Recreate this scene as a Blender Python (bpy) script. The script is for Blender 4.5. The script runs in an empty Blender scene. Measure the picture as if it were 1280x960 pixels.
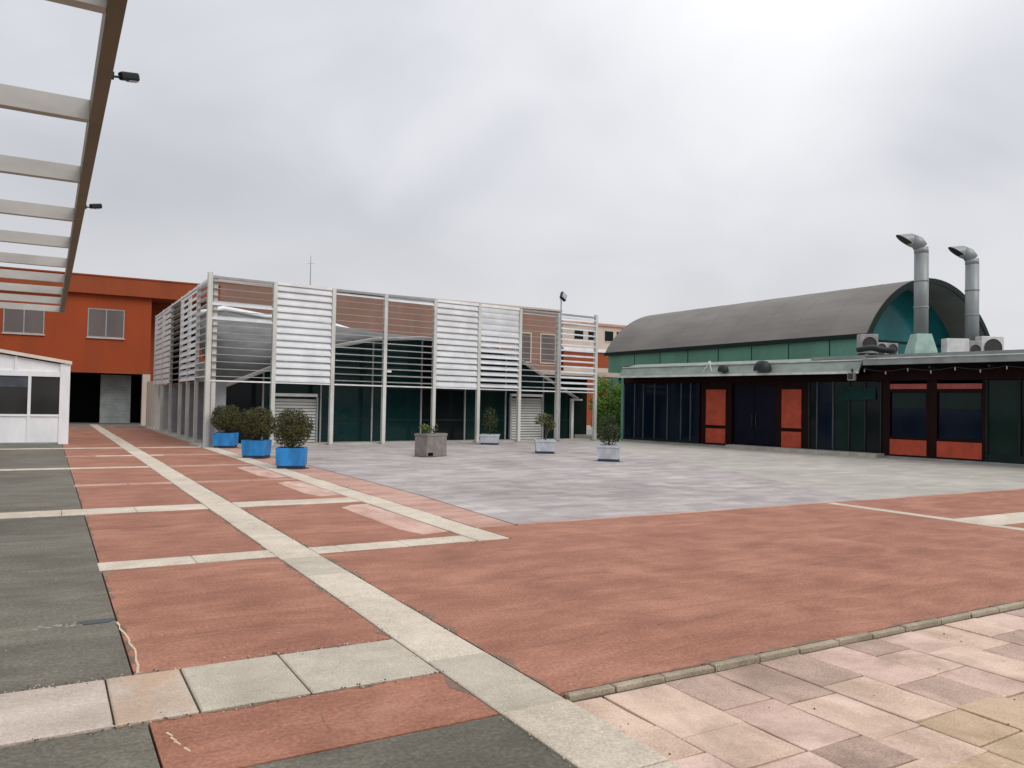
import bpy, math, random
from mathutils import Vector, Matrix
rnd = random.Random(7)
R = math.radians
scene = bpy.context.scene
COL = scene.collection

# ------------------------------------------------------------------ camera
cam_d = bpy.data.cameras.new("camera")
cam = bpy.data.objects.new("camera", cam_d)
COL.objects.link(cam)
cam_d.sensor_width = 36.0
cam_d.lens = 995.0 / 1280.0 * 36.0
cam_d.clip_start = 0.05
cam_d.clip_end = 3000.0
cam.matrix_world = Matrix(((0.8634, -0.0287, -0.5037, 0.0),
                           (-0.5042, -0.0120, -0.8635, 0.0),
                           (0.0187, 0.9995, -0.0248, 1.65),
                           (0, 0, 0, 1)))
scene.camera = cam

# ------------------------------------------------------------------ sky, sun, exposure
SKY_SHIFT = (9.4, 12.2, 0.0)
SUN_EL, SUN_AZ = R(44), R(158)          # high, hidden by cloud, behind and to the right of the camera
world = bpy.data.worlds.new("World")
scene.world = world
world.use_nodes = True
nt = world.node_tree
for n in list(nt.nodes):
    nt.nodes.remove(n)


def N(tree, kind, **kw):
    n = tree.nodes.new(kind)
    for k, v in kw.items():
        if k.startswith("i_"):
            n.inputs[k[2:].replace("_", " ")].default_value = v
        else:
            setattr(n, k, v)
    return n


def ramp(tree, pts, interp='LINEAR'):
    n = tree.nodes.new('ShaderNodeValToRGB')
    cr = n.color_ramp
    cr.interpolation = interp
    while len(cr.elements) < len(pts):
        cr.elements.new(0.5)
    for e, (p, c) in zip(cr.elements, pts):
        e.position = p
        e.color = (c, c, c, 1) if isinstance(c, (int, float)) else (c[0], c[1], c[2], 1)
    return n


def mathn(tree, op, a=None, b=None, c=None):
    n = tree.nodes.new('ShaderNodeMath')
    n.operation = op
    for i, v in enumerate((a, b, c)):
        if v is None:
            continue
        if isinstance(v, (int, float)):
            n.inputs[i].default_value = v
        else:
            tree.links.new(v, n.inputs[i])
    return n.outputs[0]


def mixc(tree, f, a, b, mode='MIX'):
    n = tree.nodes.new('ShaderNodeMix')
    n.data_type = 'RGBA'
    n.blend_type = mode
    n.clamp_factor = True
    for sock, v in ((n.inputs[0], f), (n.inputs[6], a), (n.inputs[7], b)):
        if hasattr(v, 'is_linked'):
            tree.links.new(v, sock)
        elif isinstance(v, (int, float)):
            sock.default_value = v
        else:
            sock.default_value = (v[0], v[1], v[2], 1)
    return n.outputs[2]


sky = N(nt, 'ShaderNodeTexSky', sky_type='NISHITA', sun_disc=False)
sky.sun_elevation = SUN_EL
sky.sun_rotation = SUN_AZ
sky.air_density = 1.0
sky.dust_density = 3.0
tc = N(nt, 'ShaderNodeTexCoord')
sep = N(nt, 'ShaderNodeSeparateXYZ')
nt.links.new(tc.outputs['Generated'], sep.inputs[0])
zz = mathn(nt, 'ADD', mathn(nt, 'MAXIMUM', sep.outputs[2], 0.0), 0.34)
cx = mathn(nt, 'DIVIDE', sep.outputs[0], zz)
cy = mathn(nt, 'DIVIDE', sep.outputs[1], zz)
cmb = N(nt, 'ShaderNodeCombineXYZ')
nt.links.new(cx, cmb.inputs[0])
nt.links.new(cy, cmb.inputs[1])
n1 = N(nt, 'ShaderNodeTexNoise', i_Scale=0.75, i_Detail=3.0, i_Roughness=0.42, i_Distortion=0.5)
n2 = N(nt, 'ShaderNodeTexNoise', i_Scale=1.9, i_Detail=4.0, i_Roughness=0.5, i_Distortion=0.6)
mpg = N(nt, 'ShaderNodeMapping')
mpg.inputs['Location'].default_value = SKY_SHIFT
nt.links.new(cmb.outputs[0], mpg.inputs[0])
nt.links.new(mpg.outputs[0], n1.inputs['Vector'])
nt.links.new(mpg.outputs[0], n2.inputs['Vector'])
cl = mathn(nt, 'ADD', mathn(nt, 'MULTIPLY', n1.outputs[0], 0.72), mathn(nt, 'MULTIPLY', n2.outputs[0], 0.28))
# thinner, brighter cloud in one broad part of the overcast
dotn = N(nt, 'ShaderNodeVectorMath', operation='DOT_PRODUCT')
nt.links.new(tc.outputs['Generated'], dotn.inputs[0])
dotn.inputs[1].default_value = (0.675, 0.572, 0.466)
thin = ramp(nt, [(0.90, 0.0), (0.97, 0.04), (1.0, 0.17)], 'EASE')
nt.links.new(dotn.outputs['Value'], thin.inputs[0])
cl = mathn(nt, 'ADD', cl, thin.outputs[0])
cr = ramp(nt, [(0.30, (0.50, 0.515, 0.55)), (0.46, (0.60, 0.615, 0.655)), (0.56, (0.735, 0.745, 0.785)), (0.76, (0.95, 0.95, 0.965))])
nt.links.new(cl, cr.inputs[0])
# paler, faintly warm air low down
hz = ramp(nt, [(0.0, 1.0), (0.10, 0.75), (0.28, 0.0)], 'EASE')
nt.links.new(sep.outputs[2], hz.inputs[0])
ccol = mixc(nt, mathn(nt, 'MULTIPLY', hz.outputs[0], 0.75), cr.outputs[0], (0.795, 0.785, 0.805))
# an overcast sky grows brighter towards the zenith
up = mathn(nt, 'ADD', 9.8, mathn(nt, 'MULTIPLY', mathn(nt, 'POWER', mathn(nt, 'MAXIMUM', sep.outputs[2], 0.0), 1.6), 6.0))
sc = N(nt, 'ShaderNodeVectorMath', operation='SCALE')
nt.links.new(ccol, sc.inputs[0])
nt.links.new(up, sc.inputs['Scale'])
mx = mixc(nt, 0.94, sky.outputs[0], sc.outputs[0])
bg = N(nt, 'ShaderNodeBackground')
bg.inputs['Strength'].default_value = 0.10
nt.links.new(mx, bg.inputs['Color'])
wo = N(nt, 'ShaderNodeOutputWorld')
nt.links.new(bg.outputs[0], wo.inputs['Surface'])

sun_d = bpy.data.lights.new("sun", 'SUN')
sun_d.energy = 1.55
sun_d.angle = R(35)
sun_d.color = (1.0, 0.965, 0.92)
sun = bpy.data.objects.new("sun", sun_d)
COL.objects.link(sun)
sd = Vector((math.sin(SUN_AZ) * math.cos(SUN_EL), math.cos(SUN_AZ) * math.cos(SUN_EL), math.sin(SUN_EL)))
sun.rotation_euler = sd.to_track_quat('Z', 'Y').to_euler()
sun.location = (0, -10, 30)
scene.view_settings.view_transform = 'Standard'
scene.view_settings.look = 'None'
scene.view_settings.exposure = 0.0
scene.view_settings.gamma = 1.0
scene.render.engine = 'CYCLES'
scene.cycles.max_bounces = 6

# ------------------------------------------------------------------ materials
MATS = {}


def base_mat(name):
    m = bpy.data.materials.new(name)
    m.use_nodes = True
    t = m.node_tree
    b = t.nodes['Principled BSDF']
    MATS[name] = m
    return m, t, b


def pos(t, scale=(1, 1, 1), rot=0.0):
    g = N(t, 'ShaderNodeNewGeometry')
    mp = N(t, 'ShaderNodeMapping')
    mp.inputs['Scale'].default_value = scale
    mp.inputs['Rotation'].default_value = (0, 0, rot)
    t.links.new(g.outputs['Position'], mp.inputs[0])
    return mp.outputs[0]


def noise(t, vec, scale, detail=4, rough=0.55, dist=0.0):
    n = N(t, 'ShaderNodeTexNoise', i_Scale=scale, i_Detail=detail, i_Roughness=rough, i_Distortion=dist)
    t.links.new(vec, n.inputs['Vector'])
    return n.outputs[0]


def bump(t, b, h, strength=0.3, dist=0.01):
    n = N(t, 'ShaderNodeBump', i_Strength=strength, i_Distance=dist)
    t.links.new(h, n.inputs['Height'])
    t.links.new(n.outputs[0], b.inputs['Normal'])


def plain(name, c, rough=0.5, metal=0.0, var=0.18, scale=3.0, bmp=0.0, spec=0.5, streak=None):
    """a painted or metal surface with uneven dirt"""
    m, t, b = base_mat(name)
    p = pos(t, streak or (1, 1, 1))
    a = noise(t, p, scale, 5, 0.6)
    rr = ramp(t, [(0.35, 0.0), (0.68, 1.0)])
    t.links.new(a, rr.inputs[0])
    dark = tuple(x * (1 - var) for x in c)
    lite = tuple(min(1, x * (1 + var * 0.6)) for x in c)
    t.links.new(mixc(t, rr.outputs[0], dark, lite), b.inputs['Base Color'])
    b.inputs['Metallic'].default_value = metal
    b.inputs['Specular IOR Level'].default_value = spec
    r2 = N(t, 'ShaderNodeMapRange')
    r2.inputs['To Min'].default_value = max(0.02, rough - 0.08)
    r2.inputs['To Max'].default_value = min(1, rough + 0.1)
    t.links.new(a, r2.inputs['Value'])
    t.links.new(r2.outputs[0], b.inputs['Roughness'])
    if bmp:
        bump(t, b, noise(t, p, scale * 12, 3), bmp, 0.006)
    return m


def ground_mat(name, dark, mid, lite, patch, pcol, streak=(0.35, 1.0, 1.0), rough=0.75, spots=0.35, fine=38, bmp=0.35, big=0.45, spec=0.35, pavers=None, grain=0.28, stain=0.30):
    """worn concrete paving: broad stains, brushed streaks, speckle, pale worn spots"""
    m, t, b = base_mat(name)
    p = pos(t)
    ps = pos(t, streak)
    a = noise(t, p, big, 6, 0.6, 0.4)
    s = noise(t, ps, 3.2, 6, 0.65, 0.5)
    f = noise(t, p, fine, 3, 0.7)
    v = mathn(t, 'ADD', mathn(t, 'MULTIPLY', a, (1 - grain) * 0.5), mathn(t, 'ADD', mathn(t, 'MULTIPLY', s, (1 - grain) * 0.5), mathn(t, 'MULTIPLY', f, grain)))
    cr = ramp(t, [(0.40, dark), (0.50, mid), (0.60, lite)])
    t.links.new(v, cr.inputs[0])
    w = noise(t, ps, 1.1, 7, 0.7, 1.0)
    wr = ramp(t, [(patch, 0.0), (patch + 0.16, 1.0)])
    t.links.new(w, wr.inputs[0])
    c = mixc(t, mathn(t, 'MULTIPLY', wr.outputs[0], 0.6), cr.outputs[0], pcol)
    if pavers:
        bk = N(t, 'ShaderNodeTexBrick', i_Scale=1.0, i_Mortar_Size=0.012, i_Brick_Width=pavers[0], i_Row_Height=pavers[1])
        bk.inputs['Color1'].default_value = (0, 0, 0, 1)
        bk.inputs['Color2'].default_value = (1, 1, 1, 1)
        bk.inputs['Mortar'].default_value = (0.1, 0.1, 0.1, 1)
        bk.offset = 0.37
        t.links.new(p, bk.inputs['Vector'])
        tint = mixc(t, bk.outputs['Color'], tuple(x * k for x, k in zip(mid, (0.80, 0.78, 0.82))), tuple(min(1, x * k) for x, k in zip(lite, (1.0, 0.97, 0.93))))
        c = mixc(t, 0.46, c, tint)
    so = noise(t, p, 0.9, 7, 0.68, 1.4)
    sr = ramp(t, [(0.50, 0.0), (0.68, 1.0)])
    t.links.new(so, sr.inputs[0])
    c = mixc(t, mathn(t, 'MULTIPLY', sr.outputs[0], stain), c, tuple(x * 0.72 for x in dark))
    # small dark spots and grit
    g = N(t, 'ShaderNodeTexVoronoi', i_Scale=5.5)
    t.links.new(p, g.inputs['Vector'])
    gr = ramp(t, [(0.03, 1.0), (0.10, 0.0)])
    t.links.new(g.outputs['Distance'], gr.inputs[0])
    gm = mathn(t, 'MULTIPLY', gr.outputs[0], noise(t, p, 1.3, 2))
    c = mixc(t, mathn(t, 'MULTIPLY', gm, spots), c, tuple(x * 0.35 for x in dark))
    t.links.new(c, b.inputs['Base Color'])
    r2 = N(t, 'ShaderNodeMapRange')
    r2.inputs['To Min'].default_value = rough - 0.18
    r2.inputs['To Max'].default_value = min(1, rough + 0.12)
    t.links.new(s, r2.inputs['Value'])
    t.links.new(r2.outputs[0], b.inputs['Roughness'])
    b.inputs['Specular IOR Level'].default_value = spec
    bump(t, b, mathn(t, 'ADD', f, mathn(t, 'MULTIPLY', s, 0.8)), bmp, 0.006)
    return m


def glass_mat(name, c, rough=0.06, var=0.5, spec=0.14):
    """dark tinted glazing of a lightless room: reflects, hardly shows inside"""
    m, t, b = base_mat(name)
    p = pos(t, (1, 1, 0.5))
    a = noise(t, p, 0.8, 3, 0.5)
    t.links.new(mixc(t, a, tuple(x * (1 - var) for x in c), tuple(x * (1 + var) for x in c)), b.inputs['Base Color'])
    b.inputs['Roughness'].default_value = rough
    b.inputs['Specular IOR Level'].default_value = spec
    bump(t, b, noise(t, p, 0.9, 2), 0.06, 0.05)
    return m


ground_mat('red_concrete', (0.222, 0.086, 0.050), (0.332, 0.139, 0.086), (0.448, 0.210, 0.138), 0.58, (0.52, 0.285, 0.20), streak=(0.42, 1.3, 1.0), grain=0.40, stain=0.24, big=1.1)
ground_mat('pale_red_concrete', (0.34, 0.17, 0.13), (0.46, 0.26, 0.20), (0.58, 0.38, 0.31), 0.52, (0.66, 0.47, 0.39))
ground_mat('grey_concrete', (0.078, 0.069, 0.050), (0.135, 0.122, 0.092), (0.215, 0.196, 0.152), 0.57, (0.25, 0.222, 0.172), grain=0.40)
ground_mat('white_stone', (0.432, 0.366, 0.289), (0.594, 0.515, 0.412), (0.713, 0.628, 0.519), 0.60, (0.67, 0.484, 0.363), streak=(1, 1, 1), fine=60, spots=0.5, grain=0.46)
ground_mat('granite_slab', (0.343, 0.3, 0.237), (0.484, 0.43, 0.344), (0.608, 0.55, 0.446), 0.62, (0.52, 0.4, 0.27), streak=(1, 1, 1), fine=90, spots=0.6, bmp=0.5, grain=0.46)
ground_mat('pink_slab', (0.40, 0.32, 0.265), (0.53, 0.44, 0.375), (0.63, 0.54, 0.47), 0.60, (0.62, 0.44, 0.36), streak=(0.4, 1, 1), fine=70, spots=0.5, bmp=0.5, grain=0.46)
ground_mat('stained_slab', (0.40, 0.30, 0.22), (0.53, 0.44, 0.36), (0.62, 0.53, 0.45), 0.46, (0.50, 0.295, 0.17), streak=(1, 1, 1), fine=80, spots=0.7, bmp=0.5, grain=0.42)
ground_mat('plaza_stone', (0.19, 0.157, 0.15), (0.351, 0.314, 0.304), (0.57, 0.522, 0.503), 0.56, (0.608, 0.551, 0.518), streak=(0.3, 0.8, 1), big=0.28, spots=0.5, pavers=(0.62, 0.34))
ground_mat('plaza_pale', (0.29, 0.275, 0.24), (0.40, 0.38, 0.33), (0.51, 0.485, 0.43), 0.60, (0.60, 0.55, 0.50), streak=(0.3, 0.8, 1), big=0.25, pavers=(0.62, 0.34))
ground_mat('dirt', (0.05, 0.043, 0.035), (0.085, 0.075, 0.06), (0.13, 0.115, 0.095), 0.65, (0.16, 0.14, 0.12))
ground_mat('flag_pink', (0.404, 0.265, 0.209), (0.578, 0.407, 0.328), (0.724, 0.534, 0.442), 0.56, (0.756, 0.588, 0.499), streak=(0.5, 1, 1), big=1.4, fine=70, spots=0.6, bmp=0.6, grain=0.36, stain=0.6)
ground_mat('flag_beige', (0.431, 0.298, 0.221), (0.605, 0.437, 0.336), (0.746, 0.561, 0.442), 0.56, (0.707, 0.588, 0.509), streak=(1, 0.5, 1), big=1.7, fine=70, spots=0.6, bmp=0.6, grain=0.36, stain=0.6)
ground_mat('flag_grey', (0.277, 0.189, 0.144), (0.428, 0.302, 0.235), (0.592, 0.426, 0.339), 0.58, (0.588, 0.47, 0.399), streak=(1, 0.5, 1), big=1.6, fine=70, spots=0.6, bmp=0.6, grain=0.36, stain=0.6)
ground_mat('flag_ochre', (0.38, 0.265, 0.165), (0.53, 0.385, 0.255), (0.62, 0.475, 0.34), 0.60, (0.56, 0.47, 0.36), streak=(1, 0.6, 1), big=1.5, fine=70, spots=0.4, bmp=0.6, grain=0.36, stain=0.6)
ground_mat('flag_joint', (0.13, 0.10, 0.08), (0.23, 0.175, 0.14), (0.40, 0.315, 0.26), 0.6, (0.45, 0.36, 0.30), streak=(1, 1, 1), big=2.2, fine=60)
ground_mat('edge_soil', (0.13, 0.085, 0.06), (0.21, 0.135, 0.095), (0.30, 0.20, 0.15), 0.6, (0.34, 0.26, 0.2), streak=(1, 1, 1), big=2.2, fine=60)
ground_mat('kerb_stone', (0.215, 0.175, 0.12), (0.34, 0.285, 0.205), (0.45, 0.39, 0.30), 0.60, (0.50, 0.46, 0.38), streak=(1, 1, 1), big=1.6, fine=80, spots=0.7, bmp=0.8, grain=0.46)
ground_mat('stain', (0.02, 0.03, 0.035), (0.035, 0.05, 0.058), (0.06, 0.075, 0.08), 0.7, (0.1, 0.1, 0.1), rough=0.4)
ground_mat('cream_filler', (0.48, 0.36, 0.23), (0.62, 0.48, 0.33), (0.72, 0.58, 0.44), 0.6, (0.55, 0.45, 0.33))
plain('orange_wall', (0.315, 0.050, 0.006), 0.8, var=0.14, scale=0.8, bmp=0.15, streak=(1, 1, 0.35))
plain('orange_wall_band', (0.285, 0.055, 0.012), 0.8, var=0.18, scale=0.9, bmp=0.15, streak=(1, 1, 0.35))
plain('brown_wall', (0.26, 0.15, 0.115), 0.85, var=0.14, scale=0.7, bmp=0.15, streak=(1, 1, 0.4))
plain('beige_wall', (0.55, 0.45, 0.38), 0.85, var=0.12, scale=0.6, streak=(1, 1, 0.4))
plain('white_metal', (0.80, 0.80, 0.80), 0.42, var=0.12, scale=2.2, streak=(1, 1, 0.5))
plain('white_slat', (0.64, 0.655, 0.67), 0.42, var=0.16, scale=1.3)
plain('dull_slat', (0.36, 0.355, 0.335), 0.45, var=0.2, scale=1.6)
plain('post_cream', (0.58, 0.58, 0.54), 0.5, var=0.16, scale=2.0, streak=(1, 1, 0.5))
plain('rail_grey', (0.30, 0.31, 0.33), 0.45, var=0.15)
plain('galvanised', (0.27, 0.29, 0.29), 0.5, metal=0.25, var=0.14, scale=2.5, streak=(1, 1, 0.35))
plain('mullion_grey', (0.075, 0.085, 0.10), 0.5, var=0.3, spec=0.2)
plain('dark_metal', (0.02, 0.023, 0.026), 0.5, var=0.3, spec=0.25)
plain('lens_glass', (0.35, 0.38, 0.42), 0.15)
plain('shutter_metal', (0.44, 0.445, 0.42), 0.5, var=0.14, scale=2.0, streak=(0.5, 1, 1))
plain('roof_felt', (0.20, 0.185, 0.17), 0.85, var=0.22, scale=0.55, bmp=0.25, streak=(1, 0.4, 1))
plain('vault_skin', (0.125, 0.125, 0.12), 0.6, var=0.45, scale=1.6, streak=(0.5, 0.5, 1.6))
plain('green_wall', (0.105, 0.27, 0.19), 0.6, var=0.2, scale=0.8, streak=(1, 1, 0.4))
plain('green_trim', (0.010, 0.020, 0.017), 0.6, var=0.2, spec=0.15)
plain('awning_green', (0.012, 0.045, 0.042), 0.7, var=0.3, spec=0.1)
plain('canopy_sheet', (0.22, 0.265, 0.225), 0.5, var=0.25, scale=1.4, streak=(1, 1, 2))
plain('canopy_edge', (0.62, 0.66, 0.63), 0.45, var=0.25, scale=2.0)
plain('gutter_grey', (0.255, 0.28, 0.275), 0.5, var=0.25, scale=1.6)
plain('maroon_frame', (0.016, 0.004, 0.004), 0.6, var=0.3, spec=0.1)
plain('brick_orange', (0.43, 0.060, 0.024), 0.75, var=0.26, scale=3.0, bmp=0.2)
plain('salmon_panel', (0.38, 0.085, 0.07), 0.7, var=0.2)
plain('navy_door', (0.005, 0.005, 0.016), 0.45, var=0.3, spec=0.1)
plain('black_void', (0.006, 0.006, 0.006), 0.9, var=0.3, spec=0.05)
plain('dark_floor', (0.20, 0.175, 0.15), 0.8, var=0.2)
plain('blue_pot', (0.015, 0.225, 0.58), 0.5, var=0.38, scale=3.5, streak=(1, 1, 0.35), bmp=0.2)
plain('pot_foot_shade', (0.018, 0.035, 0.06), 0.6, var=0.3)
plain('white_pot', (0.52, 0.55, 0.60), 0.5, var=0.22, scale=5.0, streak=(1, 1, 0.5))
plain('concrete_pot', (0.225, 0.205, 0.19), 0.85, var=0.25, scale=5.0, bmp=0.5)
plain('soil', (0.06, 0.042, 0.03), 0.95, var=0.3, scale=20)
plain('bark', (0.09, 0.065, 0.045), 0.9, var=0.3, scale=14, bmp=0.5)
plain('pergola_beam', (0.165, 0.13, 0.088), 0.6, var=0.22, scale=3.0, streak=(1, 0.4, 1))
plain('pergola_joist', (0.47, 0.455, 0.43), 0.6, var=0.16, scale=2.5, streak=(0.5, 1, 1))
plain('kiosk_white', (0.83, 0.83, 0.85), 0.45, var=0.10, scale=1.4, streak=(1, 1, 0.5))
plain('kiosk_roof', (0.72, 0.64, 0.56), 0.5, var=0.12)
plain('ac_white', (0.62, 0.62, 0.60), 0.5, var=0.18, scale=3.0)
plain('ac_worn', (0.30, 0.29, 0.28), 0.6, var=0.3, scale=3.0)
plain('duct_base', (0.30, 0.44, 0.38), 0.5, var=0.2)
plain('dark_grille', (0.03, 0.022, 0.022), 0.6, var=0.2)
glass_mat('teal_glass', (0.006, 0.026, 0.026))
glass_mat('black_glass', (0.006, 0.009, 0.010))
glass_mat('kiosk_glass', (0.028, 0.028, 0.026), 0.06, 0.9, 0.3)
glass_mat('blue_glass', (0.004, 0.009, 0.020), 0.08)
glass_mat('green_glass', (0.006, 0.020, 0.016), 0.08)
glass_mat('gable_glass', (0.010, 0.115, 0.125), 0.14)
glass_mat('pane_grey', (0.125, 0.10, 0.095), 0.12, 0.35, 0.4)


def leaf_mat(name, dark, lite, scale=7.0):
    m, t, b = base_mat(name)
    p = pos(t)
    a = noise(t, p, scale, 3, 0.6)
    f = noise(t, p, scale * 9, 2, 0.6)
    v = mathn(t, 'ADD', mathn(t, 'MULTIPLY', a, 0.6), mathn(t, 'MULTIPLY', f, 0.4))
    cr = ramp(t, [(0.36, dark), (0.64, lite)])
    t.links.new(v, cr.inputs[0])
    t.links.new(cr.outputs[0], b.inputs['Base Color'])
    b.inputs['Roughness'].default_value = 0.55
    b.inputs['Specular IOR Level'].default_value = 0.3
    return m


leaf_mat('leaf_olive', (0.020, 0.024, 0.007), (0.095, 0.088, 0.022), 5.0)
leaf_mat('leaf_dark', (0.016, 0.026, 0.010), (0.060, 0.075, 0.025))
leaf_mat('leaf_yellow', (0.045, 0.050, 0.014), (0.17, 0.16, 0.055))
leaf_mat('leaf_fresh', (0.045, 0.075, 0.016), (0.15, 0.22, 0.055))
leaf_mat('leaf_hedge', (0.06, 0.13, 0.022), (0.24, 0.40, 0.07), 3.0)

# ------------------------------------------------------------------ mesh helpers


class MB:
    def __init__(self, T=None):
        self.v, self.f, self.T = [], [], T

    def add(self, vs, fs):
        k = len(self.v)
        for p in vs:
            self.v.append(tuple(self.T(*p)) if self.T else tuple(p))
        self.f += [tuple(i + k for i in f) for f in fs]
        return self

    def box(self, x0, x1, y0, y1, z0, z1):
        return self.add([(x0, y0, z0), (x1, y0, z0), (x1, y1, z0), (x0, y1, z0), (x0, y0, z1), (x1, y0, z1), (x1, y1, z1), (x0, y1, z1)],
                        [(0, 3, 2, 1), (4, 5, 6, 7), (0, 1, 5, 4), (1, 2, 6, 5), (2, 3, 7, 6), (3, 0, 4, 7)])

    def slab(self, poly, z0, z1, ch=0.0):
        """a plate over a counter-clockwise polygon; CH: chamfer of the top edge"""
        n = len(poly)
        if ch:
            cxx = sum(p[0] for p in poly) / n
            cyy = sum(p[1] for p in poly) / n

            def ins(p):
                dx, dy = cxx - p[0], cyy - p[1]
                return (p[0] + math.copysign(min(ch, abs(dx) * .5), dx), p[1] + math.copysign(min(ch, abs(dy) * .5), dy))
            vs = [(x, y, z0) for x, y in poly] + [(x, y, z1 - ch * 0.7) for x, y in poly] + [(*ins(p), z1) for p in poly]
            fs = [tuple(range(n - 1, -1, -1)), tuple(range(2 * n, 3 * n))]
            for k in (0, n):
                fs += [(k + i, k + (i + 1) % n, k + n + (i + 1) % n, k + n + i) for i in range(n)]
        else:
            vs = [(x, y, z0) for x, y in poly] + [(x, y, z1) for x, y in poly]
            fs = [tuple(range(n - 1, -1, -1)), tuple(range(n, 2 * n))] + [(i, (i + 1) % n, n + (i + 1) % n, n + i) for i in range(n)]
        return self.add(vs, fs)

    def tube(self, pts, r, n=10, caps=True):
        pts = [Vector(p) for p in pts]
        rr = r if isinstance(r, (list, tuple)) else [r] * len(pts)
        vs, fs = [], []
        for i, p in enumerate(pts):
            a = pts[min(i + 1, len(pts) - 1)] - pts[max(i - 1, 0)]
            a.normalize()
            ref = Vector((0, 0, 1)) if abs(a.z) < 0.9 else Vector((1, 0, 0))
            s = a.cross(ref).normalized()
            u = s.cross(a)
            for k in range(n):
                th = 2 * math.pi * k / n
                q = p + (s * math.cos(th) + u * math.sin(th)) * rr[i]
                vs.append(tuple(q))
        for i in range(len(pts) - 1):
            for k in range(n):
                fs.append((i * n + k, i * n + (k + 1) % n, (i + 1) * n + (k + 1) % n, (i + 1) * n + k))
        if caps:
            fs.append(tuple(range(n - 1, -1, -1)))
            fs.append(tuple(range((len(pts) - 1) * n, len(pts) * n)))
        return self.add(vs, fs)

    def lathe(self, prof, n=20, c=(0, 0)):
        vs, fs = [], []
        for r, z in prof:
            for k in range(n):
                th = 2 * math.pi * k / n
                vs.append((c[0] + r * math.cos(th), c[1] + r * math.sin(th), z))
        for i in range(len(prof) - 1):
            for k in range(n):
                fs.append((i * n + k, i * n + (k + 1) % n, (i + 1) * n + (k + 1) % n, (i + 1) * n + k))
        return self.add(vs, fs)

    def leaves(self, n, c, rad, size, seed, shell=0.55, cone=0.0):
        q = random.Random(seed)
        for _ in range(n):
            while True:
                d = Vector((q.uniform(-1, 1), q.uniform(-1, 1), q.uniform(-1, 1)))
                if 0.05 < d.length <= 1:
                    break
            d.normalize()
            rr = shell + (1 - shell) * q.random() ** 0.6
            lump = 1 + 0.09 * math.sin(5 * d.x + seed) * math.cos(4 * d.y + 2 * d.z + seed)
            p = Vector((d.x * rad[0], d.y * rad[1], d.z * rad[2])) * rr * lump
            if cone:
                k = 1 - cone * (p.z / rad[2] + 1) * 0.5
                p.x *= k
                p.y *= k
            p += Vector(c)
            a = (d + Vector((q.uniform(-1, 1), q.uniform(-1, 1), q.uniform(-.6, 1))) * 0.9).normalized()
            s = a.orthogonal().normalized()
            s.rotate(Matrix.Rotation(q.uniform(0, 6.28), 3, a))
            u = a.cross(s)
            L = size * q.uniform(.7, 1.35)
            w = L * 0.42
            self.add([tuple(p - s * L * .5), tuple(p + u * w * .5 + a * L * .06), tuple(p + s * L * .5), tuple(p - u * w * .5 + a * L * .06)], [(0, 1, 2, 3)])
        return self

    def build(self, name, mat, parent=None, smooth=False, bevel=0.0):
        me = bpy.data.meshes.new(name)
        me.from_pydata(self.v, [], self.f)
        me.update()
        me.materials.append(MATS[mat])
        if smooth:
            for p in me.polygons:
                p.use_smooth = True
        o = bpy.data.objects.new(name, me)
        COL.objects.link(o)
        if parent is not None:
            o.parent = parent
        if bevel:
            b = o.modifiers.new('bevel', 'BEVEL')
            b.width = bevel
            b.segments = 2
            b.limit_method = 'ANGLE'
        return o


def tag(o, label, cat, group=None):
    o['label'] = label
    o['category'] = cat
    if group:
        o['group'] = group
    return o


def thing(name, label, cat, loc=(0, 0, 0), rz=0.0, group=None):
    o = bpy.data.objects.new(name, None)
    COL.objects.link(o)
    o.empty_display_size = 0.3
    o.location = loc
    o.rotation_euler = (0, 0, rz)
    return tag(o, label, cat, group)


def struct(name, mb, mat, **kw):
    o = mb.build(name, mat, **kw)
    o['kind'] = 'structure'
    return o


def inst(src, name, parent, loc=(0, 0, 0), rot=(0, 0, 0), mat=None):
    o = src.copy()
    o.name = name
    COL.objects.link(o)
    o.parent = parent
    o.location = loc
    o.rotation_euler = rot
    return o


def copy_tree(o, parent=None):
    c = o.copy()
    COL.objects.link(c)
    c.parent = parent
    for ch in list(o.children):
        copy_tree(ch, c)
    return c


def rect(x0, x1, y0, y1):
    return [(x0, y0), (x1, y0), (x1, y1), (x0, y1)]


def bx(name, mat, parent, *b, bevel=0.0, T=None):
    m = MB(T)
    for q in b:
        m.box(*q)
    return m.build(name, mat, parent, bevel=bevel)


# ================================================================== THE GROUND
struct('ground', MB().slab(rect(-500, 600, -400, 900), -0.30, -0.065), 'dirt')
GAP = 0.012
STRIP0, STRIP1 = 2.135, 2.555
LINE0, LINE1 = 4.50, 4.95
# cross strips: (y0, y1)
CROSS = [(4.45, 5.21), (8.46, 8.86), (12.54, 13.14), (16.45, 16.78), (20.42, 20.78), (24.45, 24.80), (28.2, 28.55)]

red = MB()
YY = [3.715, 4.435]
for a, b in [(3.715, 4.45)] + [(CROSS[i][1], CROSS[i + 1][0]) for i in range(6)] + [(28.55, 45.0)]:
    red.slab(rect(0.495, STRIP0 - GAP, a + (GAP if a > 4 else 0), b - GAP), -0.06, 0.0)
for a, b in [(CROSS[i][1], CROSS[i + 1][0]) for i in range(1, 6)] + [(28.55, 45.0)]:
    red.slab(rect(STRIP1 + GAP, LINE0 - GAP if b < 29 else 4.65, a + GAP, b - GAP), -0.06, 0.0)
red.slab([(STRIP1 + GAP, 3.812), (11.88, 3.812), (11.88, 9.33), (4.97, 9.33), (4.97, 8.45), (STRIP1 + GAP, 8.45)], -0.06, 0.0)
red.slab(rect(12.12, 40, 7.22, 9.33), -0.06, 0.0)
red.slab(rect(12.12, 40, 3.812, 6.5), -0.06, 0.0)
struct('red_paving', red, 'red_concrete')
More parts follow.
